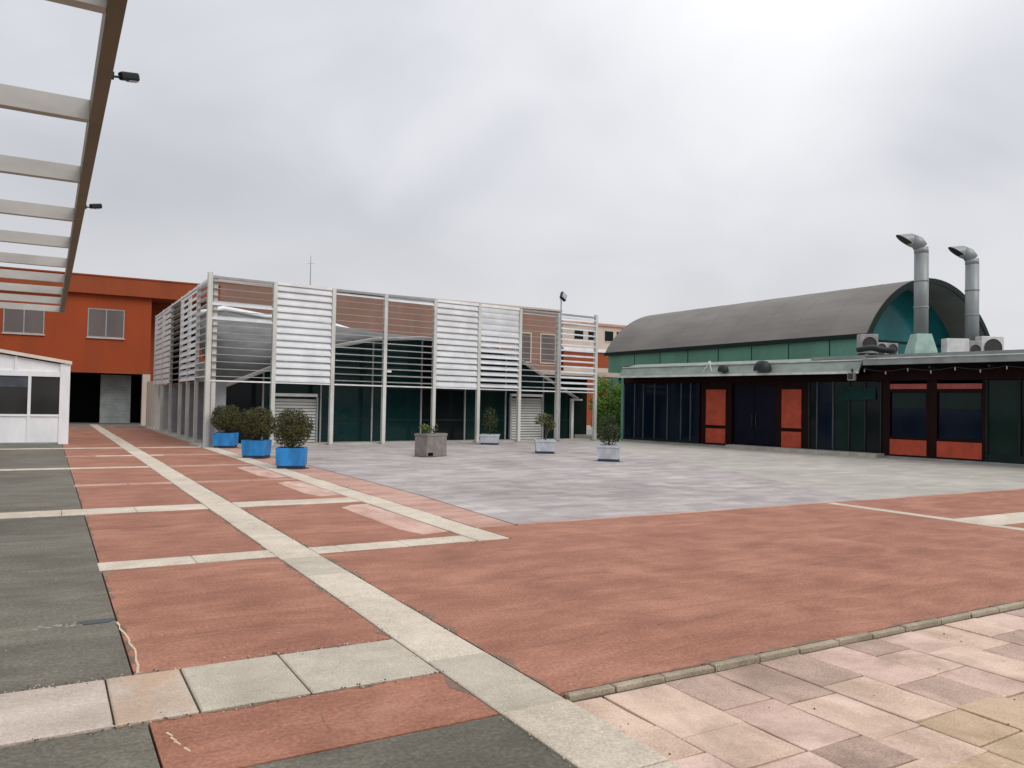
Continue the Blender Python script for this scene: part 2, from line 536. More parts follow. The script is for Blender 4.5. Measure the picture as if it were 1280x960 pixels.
struct('worn_red_paving', MB().slab([(4.97, 9.35), (5.55, 9.35), (5.74, 13), (5.72, 20), (5.5, 28.2), (4.97, 28.2)], -0.06, 0.001), 'pale_red_concrete')

gry = MB()
for a, b in [(-30, 4.44), (5.22, 12.53), (13.15, 20.41), (20.79, 28.19), (28.56, 90)]:
    gry.slab(rect(-60, 0.483, a, b), -0.06, -0.002)
gry.slab(rect(0.483, STRIP0 - GAP, -30, 3.70), -0.06, -0.002)
struct('grey_paving', gry, 'grey_concrete')

pl = MB()
pl.slab([(5.59, 9.45), (13.0, 9.45), (15.5, 15), (20.0, 28.2), (5.54, 28.2), (5.76, 20), (5.78, 13)], -0.06, 0.0)
pl.slab(rect(5.0, 20.0, 28.2, 60), -0.06, 0.0)
struct('plaza', pl, 'plaza_stone')
pl = MB()
pl.slab([(13.0, 9.45), (60, 9.45), (60, 28.2), (20.0, 28.2), (15.5, 15)], -0.06, 0.0)
pl.slab(rect(20.0, 60, 28.2, 60), -0.06, 0.0)
struct('plaza_margin', pl, 'plaza_pale')
struct('passage_apron', MB().slab(rect(0.495, STRIP0 - GAP, 45.01, 56), -0.06, -0.001).slab(rect(STRIP1 + GAP, 4.64, 45.01, 56), -0.06, -0.001), 'flag_joint')
struct('far_terrace', MB().slab(rect(4.65, 5.0, 30, 52), -0.06, 0.0).slab(rect(-60, 60, 60, 200), -0.06, 0.0).slab(rect(60, 200, -30, 200), -0.06, 0.0), 'plaza_pale')

# stone bands, each slab a part
band = MB().slab(rect(STRIP0 + .01, STRIP1 - .01, -8, 52), -0.062, -0.02)
long_band = struct('long_stone_band', band, 'dirt')
y = 0.2
while y < 52:
    L = rnd.uniform(0.82, 1.05) if y < 26 else 3.2
    b = min(52, y + L)
    MB().slab(rect(STRIP0 + rnd.uniform(-.004, .004), STRIP1 + rnd.uniform(-.004, .004), y + 0.004, b - 0.004), -0.06, 0.008 + rnd.uniform(-.003, .003), 0.008).build('slab', rnd.choice(['granite_slab', 'granite_slab', 'white_stone'] if y < 8 else ['white_stone']), long_band)
    y = b
cross = struct('cross_stone_band', MB().slab(rect(-12, STRIP0 - .02, 4.47, 5.19), -0.062, -0.02), 'dirt')
for x0, x1, ya, yb, mt in [(1.335, 2.125, 4.45, 5.21, 'granite_slab'), (0.745, 1.33, 4.45, 5.21, 'granite_slab'), (0.34, 0.74, 4.45, 5.21, 'stained_slab'), (-0.62, 0.337, 4.45, 4.836, 'pink_slab'), (-0.62, 0.337, 4.845, 5.21, 'pink_slab'), (-1.5, -0.625, 4.45, 4.84, 'pink_slab'), (-1.5, -0.625, 4.845, 5.21, 'pink_slab'),
                           (-2.6, -1.505, 4.45, 4.84, 'pink_slab'), (-2.6, -1.505, 4.845, 5.21, 'pink_slab')]:
    MB().slab([(x0 + .004, ya + rnd.uniform(0, .008)), (x1 - .004, ya + rnd.uniform(0, .008)), (x1 - .004, yb - rnd.uniform(0, .008)), (x0 + .004, yb - rnd.uniform(0, .008))], -0.06, 0.008 + rnd.uniform(-.003, .003), 0.009).build('slab', mt, cross)
MB().slab(rect(-12, -2.61, 4.45, 5.2), -0.06, 0.007).build('slab_row', 'pink_slab', cross)
for i, (a, b) in enumerate(CROSS[1:]):
    x0 = -12 if i in (1, 3, 5) else 0.47
    o = struct('cross_stone_band', MB().slab(rect(x0 + .01, LINE0 - .01, a + .01, b - .01), -0.062, -0.02), 'dirt')
    for lo, hi in ((x0, STRIP0 - 0.006), (STRIP1 + 0.006, LINE0 - 0.006)):
        x = hi
        while x > lo + 0.05:
            xn = x - rnd.uniform(0.75, 1.0)
            if xn < lo + 0.3 or x < -4:
                xn = lo
            MB().slab(rect(xn + .003, x - .003, a + rnd.uniform(0, .012), b - rnd.uniform(0, .012)), -0.06, 0.006 + rnd.uniform(-.002, .003), 0.007).build('slab', 'white_stone' if x < 1 or i < 2 else 'pale_red_concrete' if i == 2 or rnd.random() < .35 else 'white_stone', o)
            x = xn
edge = struct('plaza_edge_band', MB().slab(rect(LINE0 + .01, LINE1 - .01, 8.5, 28.1), -0.062, -0.02), 'dirt')
y = 8.46
while y < 28.1:
    b = min(28.15, y + rnd.uniform(.85, 1.1))
    MB().slab(rect(LINE0 + rnd.uniform(0, .02), LINE1 - rnd.uniform(0, .02), y + .004, b - .004), -0.06, 0.007 + rnd.uniform(-.002, .003), 0.008).build('slab', 'white_stone', edge)
    y = b
edge = struct('field_edge_band', MB().slab(rect(11.90, 12.1, -4, 9.3), -0.062, -0.02).slab(rect(12.1, 40, 6.53, 7.19), -0.062, -0.02).slab(rect(5.6, 40, 9.36, 9.42), -0.062, -0.02), 'dirt')
y = -4
while y < 9.3:
    b = min(9.33, y + 1.0)
    MB().slab(rect(11.89, 12.11, y + .004, b - .004), -0.06, 0.007, 0.008).build('slab', 'white_stone', edge)
    y = b
x = 12.125
while x < 24:
    MB().slab(rect(x + .004, x + .9, 6.52, 7.2), -0.06, 0.006 + rnd.uniform(-.002, .002), 0.008).build('slab', 'white_stone', edge)
    x += .904
x = 5.6
while x < 26:
    b = x + rnd.uniform(.9, 1.2)
    MB().slab(rect(x + .003, b - .003, 9.345 + rnd.uniform(0, .02), 9.435), -0.06, 0.006, 0.006).build('slab', 'pale_red_concrete', edge)
    x = b

# kerb, each stone a part
kerb = struct('kerb', MB().slab(rect(2.60, 14, 3.73, 3.82), -0.064, -0.03), 'dirt')
xs = [2.60, 2.93, 3.31, 3.72, 4.13, 4.52, 4.93, 5.31, 5.70, 6.16, 6.58] + [6.58 + .4 * k for k in range(1, 19)]
for a, b in zip(xs, xs[1:]):
    d = [rnd.uniform(-.008, .008) for _ in range(4)]
    MB().slab([(a + .006, 3.748 + d[0] * .6), (b - .006, 3.748 + d[1] * .6), (b - .006, 3.802 + d[2] * .6), (a + .006, 3.802 + d[3] * .6)], -0.06, 0.006 + rnd.uniform(-.005, .005), 0.010).build('kerb_stone', 'kerb_stone', kerb)

# flagstones below the kerb, each stone a part
flags = struct('flagstone_paving', MB().slab(rect(2.57, 14, -8, 3.725), -0.064, -0.040), 'flag_joint')
CUTS = {2.57: [3.26, 2.9, 2.45], 2.82: [3.07, 2.67, 2.2], 3.28: [3.25, 2.67, 2.36], 3.69: [3.14, 2.60, 2.25], 4.10: [3.25, 2.64, 2.30], 4.51: [3.04, 2.66, 2.30],
        4.94: [3.47, 3.06, 2.62], 5.32: [3.35, 2.99, 2.5]}
cols = [2.57, 2.82, 3.28, 3.69, 4.10, 4.51, 4.94, 5.32, 5.75, 6.16, 6.6, 7.02, 7.45, 7.9, 8.4, 8.85, 9.4]
J = {}


def jit(x, y):
    k = (round(x, 3), round(y, 3))
    if k not in J:
        J[k] = (x + rnd.uniform(-.006, .006), y + rnd.uniform(-.008, .008))
    return J[k]


for x0, x1 in zip(cols, cols[1:]):
    ys = [3.738] + CUTS.get(x0, [])
    if x0 not in CUTS:
        ys.append(3.738 - rnd.uniform(.25, .6))
    while ys[-1] > 0.4:
        ys.append(ys[-1] - rnd.uniform(.38, .66))
    for yb, ya in zip(ys, ys[1:]):
        q = [jit(x0 + .004, ya + .004), jit(x1 - .004, ya + .004), jit(x1 - .004, yb - .004), jit(x0 + .004, yb - .004)]
        # a nibbled mid-edge so that no stone is a true rectangle
        q.insert(2, ((q[1][0] + q[2][0]) / 2 + rnd.uniform(-.008, .004), (q[1][1] + q[2][1]) / 2))
        q.append(((q[4][0] + q[0][0]) / 2 + rnd.uniform(-.004, .008), (q[4][1] + q[0][1]) / 2))
        yel = (3.95 < x0 < 5.6 and yb < 2.72) or (3.6 < x0 < 4.2 and yb < 2.3)
        MB().slab(q, -0.06, -0.030 + rnd.uniform(-.004, .005), 0.005).build('flagstone', 'flag_ochre' if yel else rnd.choice(['flag_pink', 'flag_pink', 'flag_beige', 'flag_beige', 'flag_beige', 'flag_grey']), flags)
MB().slab(rect(9.42, 60, -8, 3.735), -0.06, -0.03).build('slab_row', 'flag_pink', flags)

# marks on the paving
q = random.Random(3)
pts = [(.36 + .115 * math.cos(a) * (1 + .2 * math.sin(3 * a)), 6.58 + .075 * math.sin(a) * (1 + .3 * math.cos(2 * a))) for a in [i * math.pi / 9 for i in range(18)]]
struct('damp_spot', MB().slab(pts, -0.002, 0.0025), 'stain')
st = MB()
for k in range(22):
    x, y_ = q.uniform(-.12, .26), 6.57 + q.gauss(0, .025)
    w = q.uniform(.006, .022)
    st.slab([(x - w, y_), (x, y_ - w * .5), (x + w * 1.2, y_ + w * .1), (x + w * .2, y_ + w * .6)], -.003, 0.0005)
struct('pale_residue', st, 'plaza_pale')
path = [(.487, 6.5), (.496, 6.4), (.492, 6.3), (.512, 6.18), (.528, 6.0), (.522, 5.9), (.542, 5.75), (.540, 5.66), (.527, 5.5), (.530, 5.4), (.513, 5.25)]
fl = MB()
for (xa, ya), (xb, yb) in zip(path, path[1:]):
    w = rnd.uniform(.004, .008)
    fl.slab([(xa - w, ya), (xb - w, yb), (xb + w, yb), (xa + w, ya)][::1], 0.0, 0.004)
for xa, ya in [(.55, 4.25), (.57, 4.13), (.60, 4.03), (.56, 4.18)]:
    fl.slab([(xa, ya), (xa + .02, ya - .05), (xa + .027, ya - .045), (xa + .009, ya + .01)], 0.0, 0.004)
struct('mortar_seam', fl, 'cream_filler')

ground_mat('faded_pink', (0.42, 0.235, 0.175), (0.58, 0.375, 0.30), (0.70, 0.50, 0.42), 0.55, (0.74, 0.57, 0.50), streak=(1.2, 0.4, 1), big=1.1)
fp_ = MB()
for y0_, y1_ in ((9.15, 12.25), (13.5, 16.2), (17.0, 20.1)):
    fp_.slab([(3.98, y0_ + .5), (4.1, y0_), (4.482, y0_ + .1), (4.482, y1_), (4.2, y1_ - .05), (3.97, y1_ - .3)], -.004, .0009)
struct('faded_paint', fp_, 'faded_pink')
# soil and worn paint ragged along the edges of the bands
ed = random.Random(77)
m = MB()


def ragged(fx, a, b, wmax, step, dens):
    y = a
    while y < b:
        L = ed.uniform(step * .5, step * 1.6)
        if ed.random() < dens:
            n_ = 6
            w = wmax * ed.uniform(.3, 1)
            lo = [fx(y + L * i / n_, 0.0) for i in range(n_ + 1)]
            hi = [fx(y + L * i / n_, w * math.sin(math.pi * i / n_) * ed.uniform(.4, 1.2)) for i in range(n_, -1, -1)]
            for i in range(n_):
                m.add([(*lo[i], .0016), (*lo[i + 1], .0016), (*hi[n_ - i - 1], .0016), (*hi[n_ - i], .0016)], [(0, 1, 2, 3)])
        y += L * ed.uniform(.7, 1.3)


ragged(lambda t, w: (2.568 + w, t), 3.85, 16, .075, .28, .8)
ragged(lambda t, w: (2.122 - w, t), 3.75, 16, .06, .28, .7)
ragged(lambda t, w: (t, 5.222 + w), .5, 2.12, .05, .25, .6)
ragged(lambda t, w: (t, 4.438 - w), .5, 2.12, .045, .25, .7)
ragged(lambda t, w: (t, 3.814 + w), 2.58, 11, .06, .3, .85)
ragged(lambda t, w: (.497 + w, t), 5.25, 16, .05, .3, .6)
for cy0, cy1 in CROSS[1:3]:
    for xa_, xb_ in ((.5, 2.12), (2.57, 4.48)):
        ragged(lambda t, w: (t, cy0 - .013 - w), xa_, xb_, .05, .3, .6)
        ragged(lambda t, w: (t, cy1 + .013 + w), xa_, xb_, .05, .3, .6)
o = m.build('edge_soil', 'edge_soil')
o['kind'] = 'stuff'
# hairline cracks in the red field
cr_ = MB()
for x, y, ang, n_ in ((2.9, 4.62, .012, 38), (3.2, 5.55, .02, 40), (5.0, 7.0, -.015, 30), (1.25, 3.76, 1.5, 3)):
    px_, py_ = x, y
    for i in range(n_):
        a_ = ang + ed.gauss(0, .07)
        nx_, ny_ = px_ + .14 * math.cos(a_), py_ + .14 * math.sin(a_)
        w = ed.uniform(.001, .003)
        dx, dy = -math.sin(a_) * w, math.cos(a_) * w
        if ed.random() < .75:
            cr_.add([(px_ - dx, py_ - dy, .0012), (nx_ - dx, ny_ - dy, .0012), (nx_ + dx, ny_ + dy, .0012), (px_ + dx, py_ + dy, .0012)], [(0, 1, 2, 3)])
        px_, py_ = nx_, ny_
o = cr_.build('cracks', 'edge_soil')
o['kind'] = 'stuff'
gr = random.Random(31)
for nm, mt, cnt in (('pale_grit', 'white_stone', 420), ('dark_grit', 'bark', 360)):
    m = MB()
    for _ in range(cnt):
        w = gr.random()
        if w < .30:
            x, y_, z = gr.choice((2.12, 2.565)) + gr.gauss(0, .03), gr.uniform(2.6, 14), .0085
        elif w < .42:
            x, y_, z = gr.uniform(2.6, 8), gr.uniform(2.0, 3.7), -.026
        elif w < .75:
            x, y_, z = gr.uniform(-1, 2.1), gr.choice((4.44, 5.22)) + gr.gauss(0, .03), .0085
        else:
            x, y_, z = gr.uniform(-1, 10), gr.uniform(3.9, 14), .001
        r_ = gr.uniform(.002, .0065)
        a_ = gr.uniform(0, 6.28)
        m.slab([(x + r_ * gr.uniform(.6, 1.3) * math.cos(a_ + i * 1.256), y_ + r_ * gr.uniform(.5, 1.2) * math.sin(a_ + i * 1.256)) for i in range(5)], z - .004, z + r_ * .25)
    o = m.build(nm, mt)
    o['kind'] = 'stuff'

# ================================================================== LOUVRED PAVILION
pav = thing('louvred_pavilion', 'glazed pavilion wrapped in white horizontal louvre panels on cream posts', 'pavilion', (4.66, 28.4, 0))
YAW = math.atan2(2.0, 17.6)
cy_, sy_ = math.cos(YAW), math.sin(YAW)


def F(u, v, z):           # u along the front, v inwards
    return (u * cy_ - v * sy_, u * sy_ + v * cy_, z)


U = [0.0, 2.25, 4.48, 6.64, 8.88, 11.05, 13.22, 15.38, 17.72]
TOP, LOW = 5.86, 2.25
for i, u in enumerate(U):
    w = 0.07 if i else 0.075
    m = MB(F).box(u - w, u + w, -0.07, 0.07, 0, TOP + (0.05 if i in (0, 8) else -0.04))
    if i == 0:
        m.box(0.13, 0.27, 0.0, 0.14, 0, TOP - .02)
        m.box(u - .15, u + .3, -.15, .2, 0, .03)
    m.build('post', 'post_cream', pav)
    bx('post_foot', 'rail_grey', pav, (u - .11, u + .11, -.105, .105, 0, .025), T=F)
bx('sill_kerb', 'plaza_pale', pav, (-.2, 17.95, .12, 1.3, 0, .055), T=F)
for i in range(8):
    closed = i in (1, 4, 5)
    bx('top_rail', 'white_metal' if closed else 'rail_grey', pav, (U[i] + .072, U[i + 1] - .072, -.05, .05, TOP - .13, TOP - (.02 if closed else .05)), T=F)
    bx('bottom_rail', 'white_metal', pav, (U[i] + .072, U[i + 1] - .072, -.03, .03, LOW - .03, LOW + .02), T=F)


def slat_mesh(L, thin=False):
    m = MB()
    h, t, c = (0.118, 0.004, 0.004) if thin else (0.123, 0.010, 0.012)       # gently curved blade
    prof = [(-h, 0), (-h * .5, -c), (0, -c * 1.3), (h * .5, -c), (h, 0)]
    vs = []
    for x in (-L / 2, L / 2):
        vs += [(x, y - t, z) for z, y in prof] + [(x, y + t, z) for z, y in prof]
    fs = []
    for k in range(4):
        fs += [(k, 10 + k, 11 + k, k + 1), (5 + k, 6 + k, 16 + k, 15 + k)]
    fs += [(0, 5, 15, 10), (4, 14, 19, 9), (0, 1, 6, 5), (1, 2, 7, 6), (2, 3, 8, 7), (3, 4, 9, 8)]
    fs += [(10, 15, 16, 11), (11, 16, 17, 12), (12, 17, 18, 13), (13, 18, 19, 14)]
    return m.add(vs, fs)


NS, PITCH = 14, 0.249
CL, OP = -21, -86
TILT = {0: [-84] * 8 + [-52, OP, -46, OP, -82, -74], 1: [CL] * 14, 2: [-80] * 6 + [-83] * 6 + [-82, -66], 3: [-78] * 7 + [-83] * 5 + [-82, -45], 4: [CL] * 14,
        5: [-52, -52, -50, -50, -48, -46, -44, -38, -30, -14, -6, -4, -4, -4], 6: [-80] * 5 + [-83] * 8 + [-72], 7: [-70] * 14}
for i in range(8):
    L = U[i + 1] - U[i] - 0.16
    src = None
    for k in range(NS):
        z = LOW + 0.15 + PITCH * k
        th = TILT[i][k]
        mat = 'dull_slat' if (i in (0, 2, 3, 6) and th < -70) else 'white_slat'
        if src is None or src.data.materials[0] != MATS[mat]:
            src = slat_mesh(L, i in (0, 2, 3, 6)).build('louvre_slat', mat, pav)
            o = src
        else:
            o = inst(src, 'louvre_slat', pav)
        o.location = F((U[i] + U[i + 1]) / 2, 0.0, z)
        o.rotation_euler = (R(th + rnd.uniform(-1.2, 1.2)), 0, YAW)
# west flank
WB = [0.35, 2.7, 4.75, 6.8, 9.75, 12.8, 15.9]
WT = [-74, -34, -30, -86, -16, -14]
for i, yb in enumerate(WB):
    bx('post', 'post_cream', pav, (0.0, 0.12, yb - .06, yb + .06, 0 if i else 2.2, TOP - .05))
for i in range(6):
    L = WB[i + 1] - WB[i] - 0.14
    bx('top_rail', 'white_metal', pav, (0.02, 0.10, WB[i] + .062, WB[i + 1] - .062, TOP - .15, TOP - .07))
    src = None
    for k in range(NS):
        if src is None:
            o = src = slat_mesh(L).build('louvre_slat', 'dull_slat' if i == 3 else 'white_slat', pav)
        else:
            o = inst(src, 'louvre_slat', pav)
        o.location = (0.06, (WB[i] + WB[i + 1]) / 2, LOW + 0.15 + PITCH * k)
        o.rotation_euler = (R(WT[i] + rnd.uniform(-1.5, 1.5)), 0, R(-90))
# glazed hall behind the louvres
AU = [0.42, 2.3, 4.62, 6.6, 8.8, 11.1, 13.5, 15.3, 17.4]
AZ = [1.92, 2.72, 3.65, 4.1, 4.3, 4.2, 3.85, 2.95, 1.95]
BU = [1.25, 2.7, 4.6, 6.6, 8.8, 11.1, 13.4, 15.3, 17.4]
BZ = [5.05, 5.45, 5.25, 5.35, 4.9, 4.5, 4.1, 3.1, 1.98]


def interp(u, A, Bv):
    for a0, a1, b0, b1 in zip(A, A[1:], Bv, Bv[1:]):
        if u <= a1:
            return b0 + (b1 - b0) * (u - a0) / (a1 - a0)
    return Bv[-1]


GU = [0.42, 2.25, 4.48, 6.64, 8.88, 11.05, 13.22, 15.38, 17.40]
for i in range(8):
    u0, u1 = GU[i] + .03, GU[i + 1] - .03
    um = (u0 + u1) / 2
    ps = [(u0, .055), (u1, .055), (u1, interp(u1, AU, AZ)), (um, interp(um, AU, AZ)), (u0, interp(u0, AU, AZ))]
    n = len(ps)
    m = MB(F)
    m.add([(u, 1.0, z) for u, z in ps] + [(u, 1.04, z) for u, z in ps], [tuple(range(n)), tuple(range(2 * n - 1, n - 1, -1))] + [(k, n + k, n + (k + 1) % n, (k + 1) % n) for k in range(n)])
    m.build('glass_panel', 'black_glass' if i in (0, 4) else 'green_glass' if i in (5, 7) else 'teal_glass', pav)
    if i not in (0, 1, 6):
        bx('transom', 'dark_metal', pav, (u0, u1, .96, .997, 2.16, 2.24), T=F)
    if i:
        bx('mullion', 'rail_grey', pav, (GU[i] - .03, GU[i] + .03, .95, 1.05, .055, interp(GU[i], AU, AZ) - .02), T=F)
for i in (2, 3, 4, 5, 7):
    bx('glass_rail', 'green_trim', pav, (GU[i] + .04, GU[i + 1] - .04, .975, .998, .88, .94), T=F)
bx('post_bracket', 'white_metal', pav, (U[3] + .072, U[3] + .26, -.1, -.03, 2.78, 2.86), T=F)
# roller shutters
for u0, u1, zt in ((2.62, 4.22, 1.76), (13.45, 15.15, 1.98)):
    m = MB(F)
    k = 0
    z = .06
    while z < zt - .09:
        m.add([(u0, .86, z), (u1, .86, z), (u1, .775, z + .015), (u0, .775, z + .015), (u0, .86, z + .112), (u1, .86, z + .112), (u1, .83, z + .105), (u0, .83, z + .105)], [(0, 1, 2, 3), (3, 2, 6, 7), (7, 6, 5, 4), (0, 3, 7, 4), (1, 5, 6, 2)])
        z += .116
        k += 1
    s = m.build('roller_shutter', 'shutter_metal', pav)
    bx('shutter_box', 'white_metal', pav, (u0 - .04, u1 + .04, .74, .9, zt + .01, zt + .12), T=F)
    for ue in (u0 - .05, u1 + .05):
        bx('shutter_rail', 'rail_grey', pav, (ue - .035, ue + .035, .78, .9, .055, zt), T=F)
# vault and its pale rim
m = MB(F)
NSEG = 4
for j in range(NSEG + 1):
    s = j / NSEG
    for u, z, ub, zb in zip(AU, AZ, BU, BZ):
        m.v.append(F(u + (ub - u) * s, .9 + 6.6 * s, z + .03 + (zb - z) * (s ** 0.8)))
for j in range(NSEG):
    for k in range(8):
        a = j * 9 + k
        m.f.append((a, a + 1, a + 10, a + 9))
o = m.build('vaulted_roof', 'vault_skin', pav, smooth=True)
sol = o.modifiers.new('thickness', 'SOLIDIFY')
sol.thickness = 0.06
MB().tube([F(u, .88, z) for u, z in zip(AU, AZ)], 0.075, 8).build('arch_rim', 'post_cream', pav, smooth=True)
MB().tube([F(u, 7.5, z + .1) for u, z in zip(BU, BZ)], 0.12, 8).build('ridge_rim', 'white_metal', pav, smooth=True)
for u in (.42, 17.05):
    bx('arch_post', 'post_cream', pav, (u - .07, u + .07, .8, .94, .055, 1.95), T=F)
bx('arch_bracket', 'post_cream', pav, (17.12, 17.68, .82, .88, 1.86, 1.94), T=F)
# west glazing with upright fins
bx('side_glass', 'blue_glass', pav, (0.75, 0.8, 1.2, 15.0, 0.055, 2.3))
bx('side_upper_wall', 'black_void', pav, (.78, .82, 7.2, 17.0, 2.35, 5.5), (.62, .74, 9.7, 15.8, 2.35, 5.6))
for y0 in [0.75, 2.5, 4.4, 6.4, 8.6, 10.9, 14.7, 16.4]:
    bx('fin', 'rail_grey' if y0 < 11 else 'shutter_metal', pav, (0.30, 0.74, y0 - .07, y0 + .07, 0.05, 2.28))
bx('side_sill', 'plaza_pale', pav, (-.12, 1.2, .3, 17.2, 0, .05))
bx('end_wall', 'beige_wall', pav, (0.15, .8, 17.3, 20.5, 0, 2.5))
bx('back_wall', 'vault_skin', pav, (1.7, 16.6, 17.0, 17.2, 0.0, 3.6))

# floodlight pole in front of the pavilion
fp = thing('floodlight_pole', 'slim grey pole with a tilted dark floodlight head rising above the louvres', 'lamp post', (4.66 + F(15.38, -.2, 0)[0], 28.4 + F(15.38, -.2, 0)[1], 0), YAW)
MB().lathe([(.0, 0), (.07, 0), (.06, .05), (.038, .1), (.032, 6.35), (0, 6.36)], 10).build('pole', 'rail_grey', fp, smooth=True)
h = MB().box(-.16, .16, -.07, .07, -.18, .18).build('floodlight_head', 'dark_metal', fp, bevel=.02)
h.location = (.10, -.02, 6.55)
h.rotation_euler = (R(-20), R(32), 0)
MB().box(-.13, .13, -.085, -.071, -.15, .15).build('lens', 'lens_glass', h)
MB().tube([(0, 0, 6.3), (0, .05, 6.4), (.06, .04, 6.5)], .02, 6).build('bracket', 'dark_metal', fp)

# ================================================================== ORANGE BUILDING AND ITS NEIGHBOURS
ob = thing('orange_building', 'two storey orange rendered building with a dark open passage below', 'building', (0, 51.5, 0))
bx('wall', 'orange_wall', ob, (-16, 5.2, 0.0, .35, 3.15, 7.5))
bx('roof_band', 'orange_wall_band', ob, (-16, 9.0, -.32, 9.9, 7.5, 8.50))
bx('parapet_cap', 'orange_wall_band', ob, (-16.03, 9.03, -.36, 9.93, 8.503, 8.58))
bx('upper_side_wall', 'orange_wall', ob, (4.9, 5.2, .36, 9.8, 3.15, 7.5))
bx('rear_wing', 'orange_wall_band', ob, (5.21, 9.0, 2.2, 9.8, 0, 7.497))
bx('beam', 'orange_wall_band', ob, (-16, 5.23, -.03, .38, 2.98, 3.147))
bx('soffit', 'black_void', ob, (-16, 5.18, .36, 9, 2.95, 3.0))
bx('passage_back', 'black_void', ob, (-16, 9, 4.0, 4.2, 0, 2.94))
bx('passage_floor', 'dark_floor', ob, (-16, 9, .5, 4, 0.0, .02))
for x in (4.82, -3.2, -9.2):
    bx('column', 'beige_wall', ob, (x, x + .42, -.05, .34, 0, 2.977))
for x0, x1 in ((1.87, 3.77), (-2.2, -.25), (-6.1, -4.2)):
    f = bx('window', 'rail_grey', ob, (x0, x1, -.03, .10, 5.02, 5.08), (x0, x1, -.03, .10, 6.62, 6.68), (x0, x0 + .06, -.03, .10, 5.083, 6.617), (x1 - .06, x1, -.03, .10, 5.083, 6.617), ((x0 + x1) / 2 - .03, (x0 + x1) / 2 + .03, -.025, .09, 5.083, 6.617))
    bx('pane', 'pane_grey', f, (x0 + .06, (x0 + x1) / 2 - .03, -.012, .05, 5.083, 6.617), ((x0 + x1) / 2 + .03, x1 - .06, -.012, .05, 5.083, 6.617))
    bx('sill', 'beige_wall', f, (x0 - .05, x1 + .05, -.09, .05, 4.96, 5.018))
m = MB()
for k in range(16):
    m.box(2.72, 4.35, 1.6 + (.015 if k % 2 else 0), 1.7, .05 + k * .18, .05 + k * .18 + .175)
m.build('passage_shutter', 'gutter_grey', ob)

bb = thing('brown_building', 'long brown walled building standing behind the louvred pavilion', 'building', (9.1, 53.5, 0))
bx('wall', 'brown_wall', bb, (0, 26.6, 0, 10, 0, 9.15))
bx('parapet_cap', 'beige_wall', bb, (-.05, 26.65, -.1, 10.1, 9.153, 9.3))
for x in (19.5, 22.3, 24.6):
    f = bx('window', 'beige_wall', bb, (x, x + 1.5, -.06, .05, 4.9, 5.0), (x, x + 1.5, -.06, .05, 7.2, 7.3), (x, x + .1, -.06, .05, 5.003, 7.197), (x + 1.4, x + 1.5, -.06, .05, 5.003, 7.197))
    bx('pane', 'brown_wall' if x < 18 else 'pane_grey', f, (x + .1, x + 1.4, -.03, .02, 5.003, 7.197))
bx('string_course', 'beige_wall', bb, (-.02, 26.62, -.12, -.001, 4.2, 4.4))
mast = thing('antenna_mast', 'thin pale antenna mast on the brown building roof', 'antenna', (15.4, 54.2, 9.3))
MB().tube([(0, 0, 0), (0, 0, 1.2), (0, 0, 2.3)], [.04, .03, .015], 6).build('mast', 'rail_grey', mast)
MB().tube([(-.25, 0, 1.7), (.25, 0, 1.75)], .012, 5).build('crossbar', 'rail_grey', mast)

rb = thing('red_annex', 'low orange red annex with pale upper floor beyond the pavilion end', 'building', (36.0, 53.5, 0))
bx('wall', 'orange_wall_band', rb, (0, 14, 0, 9, 0, 6.3))
bx('upper_floor', 'beige_wall', rb, (0, 14, 0.25, 9, 6.303, 8.3))
bx('cornice', 'white_metal', rb, (-.1, 14.1, -.15, 9.1, 6.05, 6.31))
bx('roof_cap', 'pale_red_concrete', rb, (-.1, 14.1, .1, 9.1, 8.303, 8.5))
bx('ground_band', 'beige_wall', rb, (-.03, 14, -.1, -.002, 4.2, 4.75))
for x in (1.2, 2.6, 4.3, 5.55, 6.9):
    f = bx('window', 'beige_wall', rb, (x, x + .85, .18, .26, 7.0, 7.06), (x, x + .85, .18, .26, 7.9, 7.96))
    bx('pane', 'black_glass', f, (x, x + .85, .21, .26, 7.063, 7.897))

# ================================================================== WHITE KIOSK
ki = thing('white_kiosk', 'white panelled kiosk with dark windows and a shallow sloping roof', 'kiosk', (0.66, 31.0, 0))
xs = [-1.16 - 1.02 * k for k in range(7)]
bx('lower_panel', 'kiosk_white', ki, (-1.13, -.302, .02, .08, .06, .93))
for k in range(6):
    bx('lower_panel', 'kiosk_white', ki, (xs[k + 1] + .03, xs[k] - .03, .02, .08, .06, .93))
bx('corner_post', 'kiosk_white', ki, (-.30, 0.0, -.03, .14, .0, 2.72))
for k in range(7):
    bx('window_post', 'kiosk_white', ki, (xs[k] - .06, xs[k] + .03, -.012, .12, .06, 2.3))
bx('rail', 'kiosk_white', ki, (-7.3, -.305, -.018, .11, .93, 1.0))
bx('rail', 'kiosk_white', ki, (-7.3, -.305, -.018, .11, 2.27, 2.44))
bx('plinth', 'gutter_grey', ki, (-7.35, .02, 0.0, .1, 0, .058))
for k in range(7):
    x1 = (xs[k - 1] - .06) if k else -.305
    bx('pane', 'kiosk_glass', ki, (xs[k] + .031, x1, .03, .06, 1.0, 2.27))
m = MB()
m.add([(-7.3, .04, 2.44), (-.3, .04, 2.44), (-.02, .04, 2.66), (-3.6, .04, 3.22), (-7.3, .04, 2.66), (-7.3, .1, 2.44), (-.3, .1, 2.44), (-.02, .1, 2.66), (-3.6, .1, 3.22), (-7.3, .1, 2.66)],
      [(0, 1, 2, 3, 4), (9, 8, 7, 6, 5), (0, 5, 6, 1), (1, 6, 7, 2), (2, 7, 8, 3), (3, 8, 9, 4), (4, 9, 5, 0)])
m.build('gable_panel', 'kiosk_white', ki)
